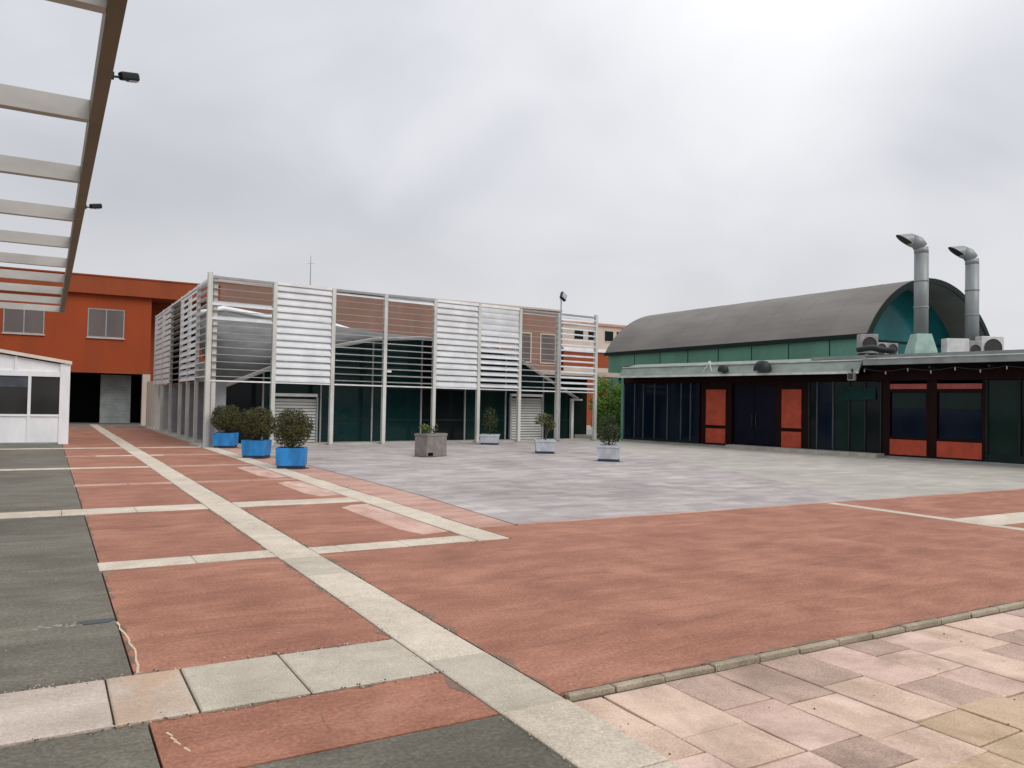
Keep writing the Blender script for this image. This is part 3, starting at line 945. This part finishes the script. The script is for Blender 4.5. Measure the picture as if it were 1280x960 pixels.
for xa, za, xb, zb in ((.04, 2.70, -3.63, 3.27), (-3.63, 3.27, -7.4, 2.70)):
    m = MB()
    vs = []
    for yy in (-.10, 5.2):
        vs += [(xa, yy, za), (xb, yy, zb), (xb, yy, zb + .11), (xa, yy, za + .11)]
    m.add(vs, [(0, 1, 2, 3), (7, 6, 5, 4), (0, 4, 5, 1), (1, 5, 6, 2), (2, 6, 7, 3), (3, 7, 4, 0)])
    m.build('roof_sheet', 'kiosk_roof', ki)
bx('side_wall', 'kiosk_white', ki, (-.08, -.01, .15, 5.1, 0, 2.70), (-7.3, -7.22, .15, 5.1, 0, 2.70))
bx('back_wall', 'kiosk_white', ki, (-7.2, -.1, 5.0, 5.1, 0, 2.7))
for k in (1, 3):
    bx('gable_stud', 'kiosk_white', ki, (-1.12 * k - .5, -1.12 * k - .42, .0, .038, 2.44, 2.82 + .1 * k))
for k in range(4):
    bx('blind', 'mullion_grey', ki, (xs[k + 1] + .04, xs[k] - .07, .022, .028, 1.9 - .09 * (k % 3), 2.268))
bx('counter', 'ac_worn', ki, (-6.9, -.6, .4, .9, .06, 1.05))

# ================================================================== PERGOLA OVERHEAD
pg = thing('pergola', 'overhead pergola of grey joists along a brown edge beam', 'pergola', (0, 0, 0))
bx('edge_beam', 'pergola_beam', pg, (.245, .345, -3, 25.95, 4.0, 4.2))
bx('edge_beam', 'pergola_beam', pg, (-6.2, -6.1, -3, 25.95, 4.0, 4.2))
js = MB().box(-6.098, .243, -.05, .05, 4.005, 4.175).build('joist', 'pergola_joist', pg)
js.location = (0, 5.43, 0)
for i in [-3, -2, -1] + list(range(1, 10)):
    inst(js, 'joist', pg, (0, 5.43 + 2.275 * i, 0))
for yb in (0, 8.5, 17, 25.5):
    bx('support_post', 'pergola_beam', pg, (-6.22, -6.08, yb - .07, yb + .07, 0, 3.998))
sl = None
for (yb, lab) in ((6.75, 'black spot lamp clamped to the pergola beam, the nearer and larger of two'), (11.65, 'small black spot lamp clamped further along the pergola beam')):
    s = thing('spot_lamp', lab, 'lamp', (.346, yb, 4.10), 0, 'spot lamps on the pergola beam')
    bx('mount', 'dark_metal', s, (0.0, .025, -.02, .02, -.03, .02))
    MB().tube([(.02, 0, -.01), (.06, .02, 0), (.08, .03, .02)], .009, 6).build('arm', 'dark_metal', s)
    b = MB().box(-.03, .125, -.03, .03, -.032, .03).build('lamp_body', 'dark_metal', s, bevel=.015)
    b.location = (.09, .03, .02)
    b.rotation_euler = (0, R(-14), R(28))
    MB().box(.03, .115, -.022, .022, -.037, -.033).build('lens', 'lens_glass', b)

# ================================================================== RIGHT-HAND RESTAURANT
PH = R(8.5)
re = thing('restaurant', 'low dark glazed restaurant with orange pillars under a metal canopy', 'building', (25.4, 20.0, 0), -math.pi / 2 + PH)
# local frame: x runs along the front towards the viewer, y goes inwards
bx('floor_plinth', 'gutter_grey', re, (-10.4, 13.5, .02, 3.2, 0, .06))
bx('step', 'plaza_pale', re, (-4.1, 2.25, -.55, .015, 0, .13))
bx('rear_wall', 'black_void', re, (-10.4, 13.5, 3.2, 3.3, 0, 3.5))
bx('end_wall', 'green_wall', re, (-10.55, -10.4, 0, 3.3, 0, 3.4))
bx('head_beam', 'maroon_frame', re, (-10.4, 13.5, .0, .2, 2.72, 3.55))
# left glazing
gx = [-10.38, -9.71, -9.16, -8.48, -7.72, -6.94, -6.41, -5.92]
for a, b in zip(gx, gx[1:]):
    bx('glass_panel', 'blue_glass', re, (a + .02, b - .02, .08, .11, .10, 2.70))
for a in gx:
    bx('mullion', 'mullion_grey' if a < -6.3 else 'maroon_frame', re, (a - .022, a + .022, .03, .14, .06, 2.715))
bx('base_rail', 'green_trim', re, (-10.38, -5.95, .025, .15, .061, .16))
# pillars
for a, b in ((-5.55, -4.55), (-1.88, -1.03)):
    p = bx('pillar', 'maroon_frame', re, (a - .28, b + .28, .06, .6, .06, 2.715))
    bx('pillar_panel', 'brick_orange', p, (a, b, .015, .055, .90, 2.42))
    bx('pillar_panel', 'brick_orange', p, (a, b, .015, .055, .14, .76))
# doors
for a, b in ((-4.22, -3.24), (-3.22, -2.22)):
    d = bx('door', 'navy_door', re, (a, b, .18, .23, .13, 2.60))
    bx('handle', 'dark_metal', d, ((b - .1) if a < -3.5 else (a + .06), (b - .06) if a < -3.5 else (a + .1), .13, .178, .9, 1.4))
bx('door_head', 'maroon_frame', re, (-4.26, -2.17, .12, .25, 2.61, 2.715))
# middle glazing
mx_ = [-.72, -.39, .26, .89, 1.5, 2.08]
for i, (a, b) in enumerate(zip(mx_, mx_[1:])):
    bx('glass_panel', ('black_glass', 'blue_glass', 'green_glass', 'green_glass', 'black_glass')[i], re, (a + .02, b - .02, .10, .13, .14, 2.70))
for a in mx_:
    bx('mullion', 'mullion_grey' if a in (-.39, .26) else 'dark_metal', re, (a - .022, a + .022, .05, .16, .06, 2.715))
MB().add([(.55, .02, 2.0), (1.9, .02, 2.05), (1.9, .06, 2.45), (.55, .06, 2.55), (.55, .03, 2.0), (1.9, .03, 2.05), (1.9, .07, 2.45), (.55, .07, 2.55)],
         [(0, 1, 2, 3), (7, 6, 5, 4), (0, 4, 5, 1), (1, 5, 6, 2), (2, 6, 7, 3), (3, 7, 4, 0)]).build('awning_cloth', 'awning_green', re)
# window bays
for a, b in ((2.42, 3.68), (4.02, 5.42)):
    w = bx('window', 'maroon_frame', re, (a - .26, a - .002, .03, .25, .06, 2.715), (b + .002, b + .09, .03, .25, .06, 2.715), (a, b, .05, .2, .66, .76), (a, b, .05, .2, 2.30, 2.42), (a, b, .05, .2, .06, .12))
    bx('lower_panel', 'brick_orange', w, (a, b, .03, .08, .123, .655))
    bx('upper_panel', 'salmon_panel', w, (a, b, .03, .08, 2.425, 2.60))
    bx('pane', 'blue_glass', w, (a + .02, b - .02, .12, .15, .763, 2.297))
    bx('blind', 'green_glass', w, (a + .06, b - .05, .10, .118, 1.75, 2.28))
for i, a in enumerate([5.55, 6.5, 7.45, 8.4, 9.35, 10.3, 11.25, 12.2]):
    bx('glass_panel', ('green_glass', 'black_glass')[i % 2], re, (a + .04, a + .91, .10, .13, .10, 2.70))
    bx('mullion', 'green_trim', re, (a - .035, a + .035, .04, .17, .06, 2.715))
bx('base_rail', 'green_trim', re, (5.6, 13.4, .03, .16, .061, .3))
# canopies
m = MB()
vs = []
for x in (-9.85, 1.74):
    vs += [(x, -.9, 2.98), (x, -.9, 3.03), (x, -.62, 3.42), (x, .3, 3.62), (x, .3, 3.52), (x, -.6, 3.33), (x, -.86, 2.98)]
n = 7
m.add(vs, [tuple(range(n)), tuple(range(2 * n - 1, n - 1, -1))] + [(k, n + k, n + (k + 1) % n, (k + 1) % n) for k in range(n)])
m.build('front_canopy', 'canopy_sheet', re)
bx('canopy_lip', 'canopy_edge', re, (-9.86, 1.75, -.935, -.90, 2.95, 3.035))
bx('canopy_top_trim', 'canopy_edge', re, (-9.86, 1.75, -.66, -.60, 3.425, 3.47))
bx('roof_slab', 'gutter_grey', re, (-10.5, -.6, .31, 3.6, 3.52, 3.62))
m = MB()
bx('gutter', 'gutter_grey', re, (1.9, 13.6, -.9, -.72, 3.24, 3.44))
bx('gutter_lip', 'canopy_edge', re, (1.9, 13.6, -.93, -.86, 3.443, 3.48))
bx('roof_edge', 'gutter_grey', re, (1.9, 13.6, -.70, -.2, 3.36, 3.58))
bx('roof_slab', 'gutter_grey', re, (-.5, 13.6, -.2, 14.0, 3.52, 3.64))
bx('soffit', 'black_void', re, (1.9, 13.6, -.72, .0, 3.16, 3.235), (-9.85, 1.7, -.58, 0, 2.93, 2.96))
for x in (1.95, 4.15, 5.95, 8.0):
    bx('canopy_bracket', 'dark_metal', re, (x - .03, x + .03, -.85, -.02, 3.08, 3.155))
# lamps and odd fittings on the canopy
for s, y_, z, sz, lab in ((-3.95, -.98, 3.22, .22, 'rounded black floodlight on the canopy above the dark doors'), (-2.1, -.99, 3.22, .34, 'large rounded dark lamp on the canopy above the second orange pillar')):
    P = (25.4 + s * math.sin(PH) + y_ * math.cos(PH), 20 - s * math.cos(PH) + y_ * math.sin(PH), z)
    l = thing('canopy_lamp', lab, 'lamp', P, -math.pi / 2 + PH, 'floodlights on the restaurant canopy')
    k = MB()
    prof = [(sz, -.10), (sz * 1.02, -.02), (sz * .9, sz * .45), (sz * .55, sz * .8), (0, sz * .9)]
    k.lathe(prof, 14).build('lamp_hood', 'dark_metal', l, smooth=True)
    bx('lamp_bracket', 'rail_grey', l, (-.02, .02, 0, .32, -.06, -.02))
    k = MB().lathe([(0, -.09), (sz * .95, -.09)], 14).build('lens', 'lens_glass', l)
s, y_ = -4.85, -.7
tr = thing('canopy_fitting', 'small pale tripod shaped bracket on the canopy near the first orange pillar', 'bracket', (25.4 + s * math.sin(PH) + y_ * math.cos(PH), 20 - s * math.cos(PH) + y_ * math.sin(PH), 3.38), -math.pi / 2 + PH)
for k, (dx, dy, dz) in enumerate(((-.22, -.12, -.22), (.22, -.12, -.22), (0, .2, .08))):
    MB().tube([(0, 0, .16), (dx, dy, dz)], .018, 6).build('leg', 'canopy_edge', tr)
MB().lathe([(0, .12), (.05, .12), (.05, .22), (0, .22)], 8).build('cap', 'white_metal', tr)
s, y_ = 1.55, -1.0
sp = thing('loudspeaker', 'small dark box speaker hanging where the two canopies meet', 'speaker', (25.4 + s * math.sin(PH) + y_ * math.cos(PH), 20 - s * math.cos(PH) + y_ * math.sin(PH), 2.86), -math.pi / 2 + PH)
MB().box(-.12, .12, -.08, .10, -.16, .12).build('cabinet', 'ac_worn', sp, bevel=.015)
bx('bracket', 'dark_metal', sp, (-.02, .02, .0, .06, .12, .26))
bx('grille', 'dark_grille', sp, (-.09, .09, -.09, -.081, -.12, .09))
# string of bulbs under the right canopy
sg = thing('string_lights', 'sagging dark cable with little pale bulbs under the metal gutter', 'string lights', (25.4, 20.0, 0), -math.pi / 2 + PH)
pp = []
for i in range(33):
    x = 2.0 + i * .25
    pp.append((x, -.97, 3.10 - .09 * abs(math.sin(i * math.pi / 6))))
MB().tube(pp, .008, 5).build('cable', 'dark_metal', sg)
for i in range(0, 33, 3):
    x, y_, z = pp[i]
    MB().lathe([(0, z - .12), (.018, z - .10), (.024, z - .06), (.012, z - .01), (0, z)], 8, (x, y_)).build('bulb', 'ac_worn', sg, smooth=True)

# ================================================================== BARREL ROOFED HALL
ha = thing('barrel_roof_hall', 'green hall under a grey barrel roof with a teal glazed gable', 'building', (33.5, 20.8, 0))
HW, EZ, RISE, LEN = 4.55, 4.80, 2.66, 17.8
RAD = (HW ** 2 + RISE ** 2) / (2 * RISE)
A0 = math.asin(min(1, HW / RAD))


def arc(r, k, n=28):
    th = -A0 + 2 * A0 * k / n
    return (r * math.sin(th), EZ + RISE - RAD + r * math.cos(th))


m = MB()
n = 28
for yy in (0, LEN):
    for r in (RAD, RAD - .16):
        for k in range(n + 1):
            x, z = arc(r, k)
            m.v.append((x, yy, z))
K = n + 1
for k in range(n):
    m.f += [(k, k + 1, 2 * K + k + 1, 2 * K + k), (K + k, 3 * K + k, 3 * K + k + 1, K + k + 1), (k, K + k, K + k + 1, k + 1), (2 * K + k, 2 * K + k + 1, 3 * K + k + 1, 3 * K + k)]
m.f += [(0, 2 * K, 3 * K, K), (n, K + n, 3 * K + n, 2 * K + n)]
m.build('barrel_roof', 'roof_felt', ha)
m = MB()
for yy in (-.05, -.002):
    for r in (RAD + .03, RAD - .22):
        for k in range(n + 1):
            x, z = arc(r, k)
            m.v.append((x, yy, z))
for k in range(n):
    m.f += [(k, k + 1, 2 * K + k + 1, 2 * K + k), (K + k, 3 * K + k, 3 * K + k + 1, K + k + 1), (k, K + k, K + k + 1, k + 1), (2 * K + k, 2 * K + k + 1, 3 * K + k + 1, 3 * K + k)]
m.build('roof_verge', 'green_trim', ha)
for k in range(1, 9):
    q = MB()
    yy = k * LEN / 9
    for d in (-.02, .02):
        for r in (RAD + .007, RAD + .001):
            for j in range(n + 1):
                x, z = arc(r, j)
                q.v.append((x, yy + d, z))
    for j in range(n):
        q.f += [(j, j + 1, 2 * K + j + 1, 2 * K + j), (j, K + j, K + j + 1, j + 1), (2 * K + j, 2 * K + j + 1, 3 * K + j + 1, 3 * K + j)]
    q.build('roof_lap', 'roof_felt', ha)
bx('eave_fascia', 'green_trim', ha, (-HW - .06, -HW + .12, 0, LEN, EZ - .16, EZ + .02), (HW - .12, HW + .06, 0, LEN, EZ - .16, EZ + .02))
bx('side_wall', 'green_wall', ha, (-HW + .13, -HW + .3, .0, LEN - .2, 0, EZ + .1), (HW - .3, HW - .13, .0, LEN - .2, 0, EZ + .1))
for k in range(7):
    bx('wall_seam', 'green_trim', ha, (-HW + .115, -HW + .128, 2.2 * k + 1.9, 2.2 * k + 1.94, 3.6, EZ - .17))


def gable(y0, y1, name, mat, r):
    g = MB()
    ps = [arc(r, k) for k in range(n + 1)]
    ps = [(max(-HW + .31, min(HW - .31, x)), z) for x, z in ps]
    ps = ps + [(HW - .31, 0), (-HW + .31, 0)]
    c = len(ps)
    g.add([(x, y0, z) for x, z in ps] + [(x, y1, z) for x, z in ps], [tuple(range(c)), tuple(range(2 * c - 1, c - 1, -1))] + [(i, c + i, c + (i + 1) % c, (i + 1) % c) for i in range(c)])
    return g.build(name, mat, ha)


gable(1.7, 1.75, 'gable_glazing', 'gable_glass', RAD - .17)
gable(LEN - .4, LEN - .2, 'far_gable', 'green_wall', RAD - .17)
for x in (-2.2, 2.2):
    zt = EZ + RISE - RAD + math.sqrt((RAD - .2) ** 2 - x * x)
    bx('gable_mullion', 'green_trim', ha, (x - .035, x + .035, 1.62, 1.695, 3.5, zt))
bx('gable_rail', 'green_trim', ha, (-4.1, 4.1, 1.64, 1.69, 4.75, 4.83))

# ================================================================== ROOF PLANT
def stack(x, y, ztop, label, flare):
    s = thing('exhaust_pipe', label, 'exhaust pipe', (x, y, 3.64), R(-30), 'galvanised exhaust pipes on the restaurant roof')
    H = ztop - 3.64
    r = .25
    MB().tube([(0, 0, .9 if flare else .3), (0, 0, H - .45)], r, 18).build('duct', 'galvanised', s, smooth=True)
    for zc in ([1.9, 2.9] if H > 3.6 else [1.7, 2.6]):
        MB().lathe([(r, zc), (r + .018, zc), (r + .018, zc + .05), (r, zc + .05)], 18).build('duct_joint', 'galvanised', s, smooth=True)
    # three piece lobster-back elbow towards the west, cut end
    px_ = [(0, 0, H - .45), (-.02, 0, H - .22), (-.16, 0, H - .03), (-.40, 0, H + .06), (-.72, .0, H + .02)]
    MB().tube(px_[:2], r, 18).build('elbow_segment', 'galvanised', s, smooth=True)
    MB().tube(px_[1:4], [r, r, r * .98], 18).build('elbow_segment', 'galvanised', s, smooth=True)
    g = MB()
    vs = []
    for k in range(18):
        th = 2 * math.pi * k / 18
        vs.append((-.38, r * math.cos(th), H + .06 + r * math.sin(th)))
    for k in range(18):
        th = 2 * math.pi * k / 18
        vs.append((-.62 - .34 * math.sin(th), r * math.cos(th), H + .02 + r * .92 * math.sin(th)))
    fs = [(k, (k + 1) % 18, 18 + (k + 1) % 18, 18 + k) for k in range(18)]
    g.add(vs, fs).build('mouth', 'galvanised', s, smooth=True)
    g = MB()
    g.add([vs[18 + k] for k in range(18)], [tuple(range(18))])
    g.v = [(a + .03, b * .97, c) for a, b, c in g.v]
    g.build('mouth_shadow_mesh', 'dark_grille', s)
    if flare:
        MB().add([(-.46, -.4, 0), (.46, -.4, 0), (.46, .4, 0), (-.46, .4, 0), (-.42, -.37, .3), (.42, -.37, .3), (.42, .37, .3), (-.42, .37, .3), (-.265, -.265, .92), (.265, -.265, .92), (.265, .265, .92), (-.265, .265, .92)],
                 [(0, 1, 5, 4), (1, 2, 6, 5), (2, 3, 7, 6), (3, 0, 4, 7), (4, 5, 9, 8), (5, 6, 10, 9), (6, 7, 11, 10), (7, 4, 8, 11), (8, 9, 10, 11)]).build('duct_hood', 'duct_base', s)
    else:
        bx('duct_collar', 'duct_base', s, (-.3, .3, -.3, .3, 0, .5))
    return s


stack(28.35, 18.1, 8.05, 'taller hooked grey exhaust pipe rising from a flared pale base', True)
stack(32.05, 18.3, 8.05, 'hooked grey exhaust pipe beside the white air conditioner, farther from the grey barrel roof slope', False)


def ac(x, y, rz, w, h, d, label, mat='ac_white', fans=1, z0=3.64):
    a = thing('air_conditioner', label, 'air conditioner', (x, y, z0), rz, 'air conditioners on the restaurant roof')
    bx('casing', mat, a, (-w / 2, w / 2, -d / 2, d / 2, .08, h), bevel=.02)
    for k in range(fans):
        cxx = -w / 2 + w * (k + .5) / fans
        MB().lathe([(0, 0), (min(w / fans, h) * .38, 0), (min(w / fans, h) * .40, .02)], 18).build('fan_grille', 'dark_grille', a)
        g = a.children[-1] if a.children[-1].name.startswith('fan_grille') else [c for c in a.children if c.name.startswith('fan_grille')][-1]
        g.rotation_euler = (R(90), 0, 0)
        g.location = (cxx, -d / 2 - .012, h * .54)
    for sx in (-w * .35, w * .35):
        bx('foot', 'dark_metal', a, (sx - .05, sx + .05, -d / 2, d / 2, 0, .078))
    return a


ac(30.05, 17.8, R(-28), .88, .82, .4, 'plain white air conditioner box right of the flared pipe base', fans=0)
ac(30.95, 17.65, R(-28), .5, .78, .36, 'narrow air conditioner with a dark grille in front of the farther pipe', 'ac_worn', 1)
ac(31.95, 17.55, R(-28), .9, 1.0, .42, 'white framed air conditioner with a big dark grille at the roof edge', 'ac_white', 1)
ac(25.75, 18.5, R(-34), .62, .78, .42, 'weathered tilted air conditioner box by the green hall wall', 'ac_worn', 1)
ac(26.75, 18.6, R(-14), 1.0, .52, .5, 'low worn air conditioner with a pale lid beside the flared base', 'ac_worn', 2)
du = thing('roof_duct', 'dark lumpy hose bundle lying on the roof by the green wall', 'duct', (25.0, 17.6, 3.66), R(-20))
for k in range(3):
    MB().tube([(-.6, .1 * k, .1), (-.2, .14 * k - .1, .2), (.2, .1 * k, .14), (.65, .12 * k - .05, .1)], .09, 8).build('hose', 'dark_metal', du, smooth=True)

# ================================================================== PLANTERS
def box_planter(x, y, rz, w, h, label, mat, seed, fol, group='white planters before the pavilion', tap=.9):
    p = thing('planter', label, 'planter', (x, y, 0), rz, group)
    hw = w / 2
    m = MB()
    ht = hw * tap
    m.add([(-ht, -ht, .076), (ht, -ht, .076), (ht, ht, .076), (-ht, ht, .076), (-hw, -hw, h), (hw, -hw, h), (hw, hw, h), (-hw, hw, h),
           (-hw + .05, -hw + .05, h), (hw - .05, -hw + .05, h), (hw - .05, hw - .05, h), (-hw + .05, hw - .05, h), (-hw + .05, -hw + .05, h - .08), (hw - .05, -hw + .05, h - .08), (hw - .05, hw - .05, h - .08), (-hw + .05, hw - .05, h - .08)],
          [(3, 2, 1, 0), (0, 1, 5, 4), (1, 2, 6, 5), (2, 3, 7, 6), (3, 0, 4, 7), (4, 5, 9, 8), (5, 6, 10, 9), (6, 7, 11, 10), (7, 4, 8, 11), (8, 9, 13, 12), (9, 10, 14, 13), (10, 11, 15, 14), (11, 8, 12, 15)])
    m.build('pot', mat, p)
    MB().box(-hw + .04, hw - .04, -hw + .04, hw - .04, h - .12, h - .07).build('soil', 'soil', p)
    bx('foot', 'pot_foot_shade', p, (-hw * .9, hw * .9, -hw * .9, hw * .9, 0, .075))  # foot coloured dark, so it also paints in the shade beneath the pot
    for sg_ in (-1, 1):
        if mat == 'blue_pot':
            break
        bx('rim', mat, p, (-hw - .015, hw + .015, min(sg_ * (hw - .02), sg_ * (hw + .015)), max(sg_ * (hw - .02), sg_ * (hw + .015)), h - .06, h + .01))
    fol(p, h, seed)
    return p


def fol_dark(p, h, s):
    MB().tube([(0, 0, h - .1), (.02, 0, h + .5), (0, .02, h + .9)], [.03, .022, .012], 6).build('stem', 'bark', p)
    MB().leaves(900, (0, 0, h + .56), (.42, .42, .58), .075, s, .3, .35).build('foliage', 'leaf_dark', p)


def fol_loose(p, h, s):
    q = random.Random(s)
    for k in range(5):
        a = q.uniform(0, 6.28)
        MB().tube([(0, 0, h - .1), (.12 * math.cos(a), .12 * math.sin(a), h + .35), (.25 * math.cos(a), .25 * math.sin(a), h + .75)], [.02, .014, .006], 5).build('stem', 'bark', p)
    m = MB()
    for k in range(9):
        a = q.uniform(0, 6.28)
        rr = q.uniform(.05, .3)
        m.leaves(62, (rr * math.cos(a), rr * math.sin(a), h + q.uniform(.18, .8)), (.17, .17, .16), .085, s + k, .2)
    m.build('foliage', 'leaf_yellow', p)


def fol_cone(p, h, s):
    MB().tube([(0, 0, h - .1), (0, .01, h + .5), (.02, 0, h + .8)], [.03, .02, .01], 6).build('stem', 'bark', p)
    m = MB()
    m.leaves(1300, (0, 0, h + .40), (.42, .42, .44), .075, s, .25, .25)
    m.leaves(160, (.05, 0, h + .78), (.17, .17, .2), .07, s + 5, .2, .3)
    m.build('foliage', 'leaf_dark', p)


def fol_ball(p, h, s):
    q = random.Random(s)
    MB().tube([(0, 0, h - .1), (.01, .01, h + .2), (0, 0, h + .5)], [.035, .03, .02], 8).build('stem', 'bark', p)
    rx = q.uniform(.485, .53)
    m = MB().leaves(5200, (0, 0, h + .46), (rx, rx * q.uniform(.94, 1.05), .49), .06, s, .3)
    for k in range(9):      # clipped bushes sprout unevenly
        a, e = q.uniform(0, 6.28), q.uniform(-.3, 1.2)
        m.leaves(60, (rx * .86 * math.cos(a) * math.cos(e), rx * .86 * math.sin(a) * math.cos(e), h + .46 + .44 * math.sin(e)), (.13, .13, .13), .06, s * 10 + k, .2)
    m.build('foliage', 'leaf_olive', p)


BG = 'blue planters along the white stone band'
box_planter(5.22, 27.95, R(-22), .70, .50, 'blue square planter with clipped bush, farthest of the three, by the corner post', 'blue_pot', 11, fol_ball, BG, .96)
box_planter(5.12, 22.95, R(-33), .64, .50, 'blue square planter with clipped bush between the two other blue ones', 'blue_pot', 12, fol_ball, BG, .93)
box_planter(5.14, 19.30, R(-21), .68, .50, 'blue square planter with clipped bush nearest the camera, before the roller shutter', 'blue_pot', 13, fol_ball, BG, .97)
box_planter(15.4, 28.1, R(-36), .72, .40, 'white square planter with dark upright shrub close to the pavilion glass', 'white_pot', 21, fol_dark)
box_planter(14.6, 22.75, R(-27), .66, .45, 'white square planter with loose yellowish shrub before the right roller shutter', 'white_pot', 22, fol_loose)
box_planter(14.5, 19.05, R(-42), .66, .47, 'white square planter with dark pointed shrub, nearest the restaurant glazing', 'white_pot', 23, fol_cone)
cp = thing('concrete_planter', 'rough grey concrete planter box with a small bright green plant', 'planter', (10.2, 22.35, 0), R(24))
bx('box', 'concrete_pot', cp, (-.46, .46, -.25, .25, .0, .62), bevel=.015)
bx('box_rim', 'concrete_pot', cp, (-.47, .47, -.26, -.18, .623, .70), (-.47, .47, .18, .26, .623, .70), (-.47, -.39, -.178, .178, .623, .70), (.39, .47, -.178, .178, .623, .70))
bx('drain_opening', 'black_void', cp, (-.40, -.18, -.258, -.251, .03, .13))
bx('soil', 'soil', cp, (-.388, .388, -.178, .178, .60, .665))
q = random.Random(5)
m = MB()
for k in range(5):
    m.leaves(60, (-.22 + q.uniform(-.16, .16), q.uniform(-.1, .1), .76 + q.uniform(0, .14)), (.13, .12, .12), .075, 40 + k, .2)
m.build('foliage', 'leaf_fresh', cp)
m = MB()
for k in range(3):
    m.leaves(30, (.2 + q.uniform(-.1, .1), .05, .74 + q.uniform(0, .2)), (.08, .08, .14), .07, 60 + k, .2)
m.build('dark_sprig', 'leaf_dark', cp)

# hedge column in the gap beside the hall
hd = thing('hedge', 'tall narrow strip of bright green climbing foliage between pavilion and restaurant', 'hedge', (24.75, 32.3, 0), R(10))
m = MB()
q = random.Random(9)
for k in range(75):
    m.leaves(210, (q.uniform(-1.15, 1.1), q.uniform(-.15, .2), q.uniform(.15, 2.8)), (.42, .25, .42), .12, 80 + k, .2)
m.build('foliage', 'leaf_hedge', hd)
for k in range(4):
    MB().tube([(-.9 + .5 * k, .1, 0), (-.85 + .5 * k, .12, 1.5), (-.95 + .5 * k, .08, 3.0)], [.04, .03, .015], 6).build('stem', 'bark', hd)
pz = thing('link_canopy', 'flat dark roof bridging the gap between pavilion and restaurant', 'canopy', (24.4, 34.2, 0))
bx('roof_sheet', 'beige_wall', pz, (-3.2, 2.2, -.6, 3, 3.15, 3.38))
bx('post', 'green_trim', pz, (-3.0, -2.88, -.5, -.38, 0, 3.148), (1.9, 2.02, -.5, -.38, 0, 3.148))
bx('back_screen', 'green_trim', pz, (-3.0, 2.0, 2.6, 2.7, 0, 3.148))

# contact shade and dirt, painted as dark rings round the planter feet
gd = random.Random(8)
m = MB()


def shade_grime(x, y, r0, r1, n_=18):
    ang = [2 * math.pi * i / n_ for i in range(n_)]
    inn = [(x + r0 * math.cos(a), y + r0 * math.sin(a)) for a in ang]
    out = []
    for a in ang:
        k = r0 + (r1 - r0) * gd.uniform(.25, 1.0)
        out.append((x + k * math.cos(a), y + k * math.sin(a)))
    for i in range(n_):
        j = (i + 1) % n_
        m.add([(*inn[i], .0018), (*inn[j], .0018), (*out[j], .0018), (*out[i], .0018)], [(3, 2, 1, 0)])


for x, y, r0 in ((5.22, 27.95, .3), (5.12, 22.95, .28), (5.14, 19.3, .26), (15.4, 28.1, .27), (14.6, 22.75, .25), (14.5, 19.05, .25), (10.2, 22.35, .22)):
    shade_grime(x, y, r0, r0 + .22)
shade_grime(10.45, 22.45, .2, .42)
shade_grime(9.95, 22.25, .2, .42)
o = m.build('base_shade_grime', 'dirt')
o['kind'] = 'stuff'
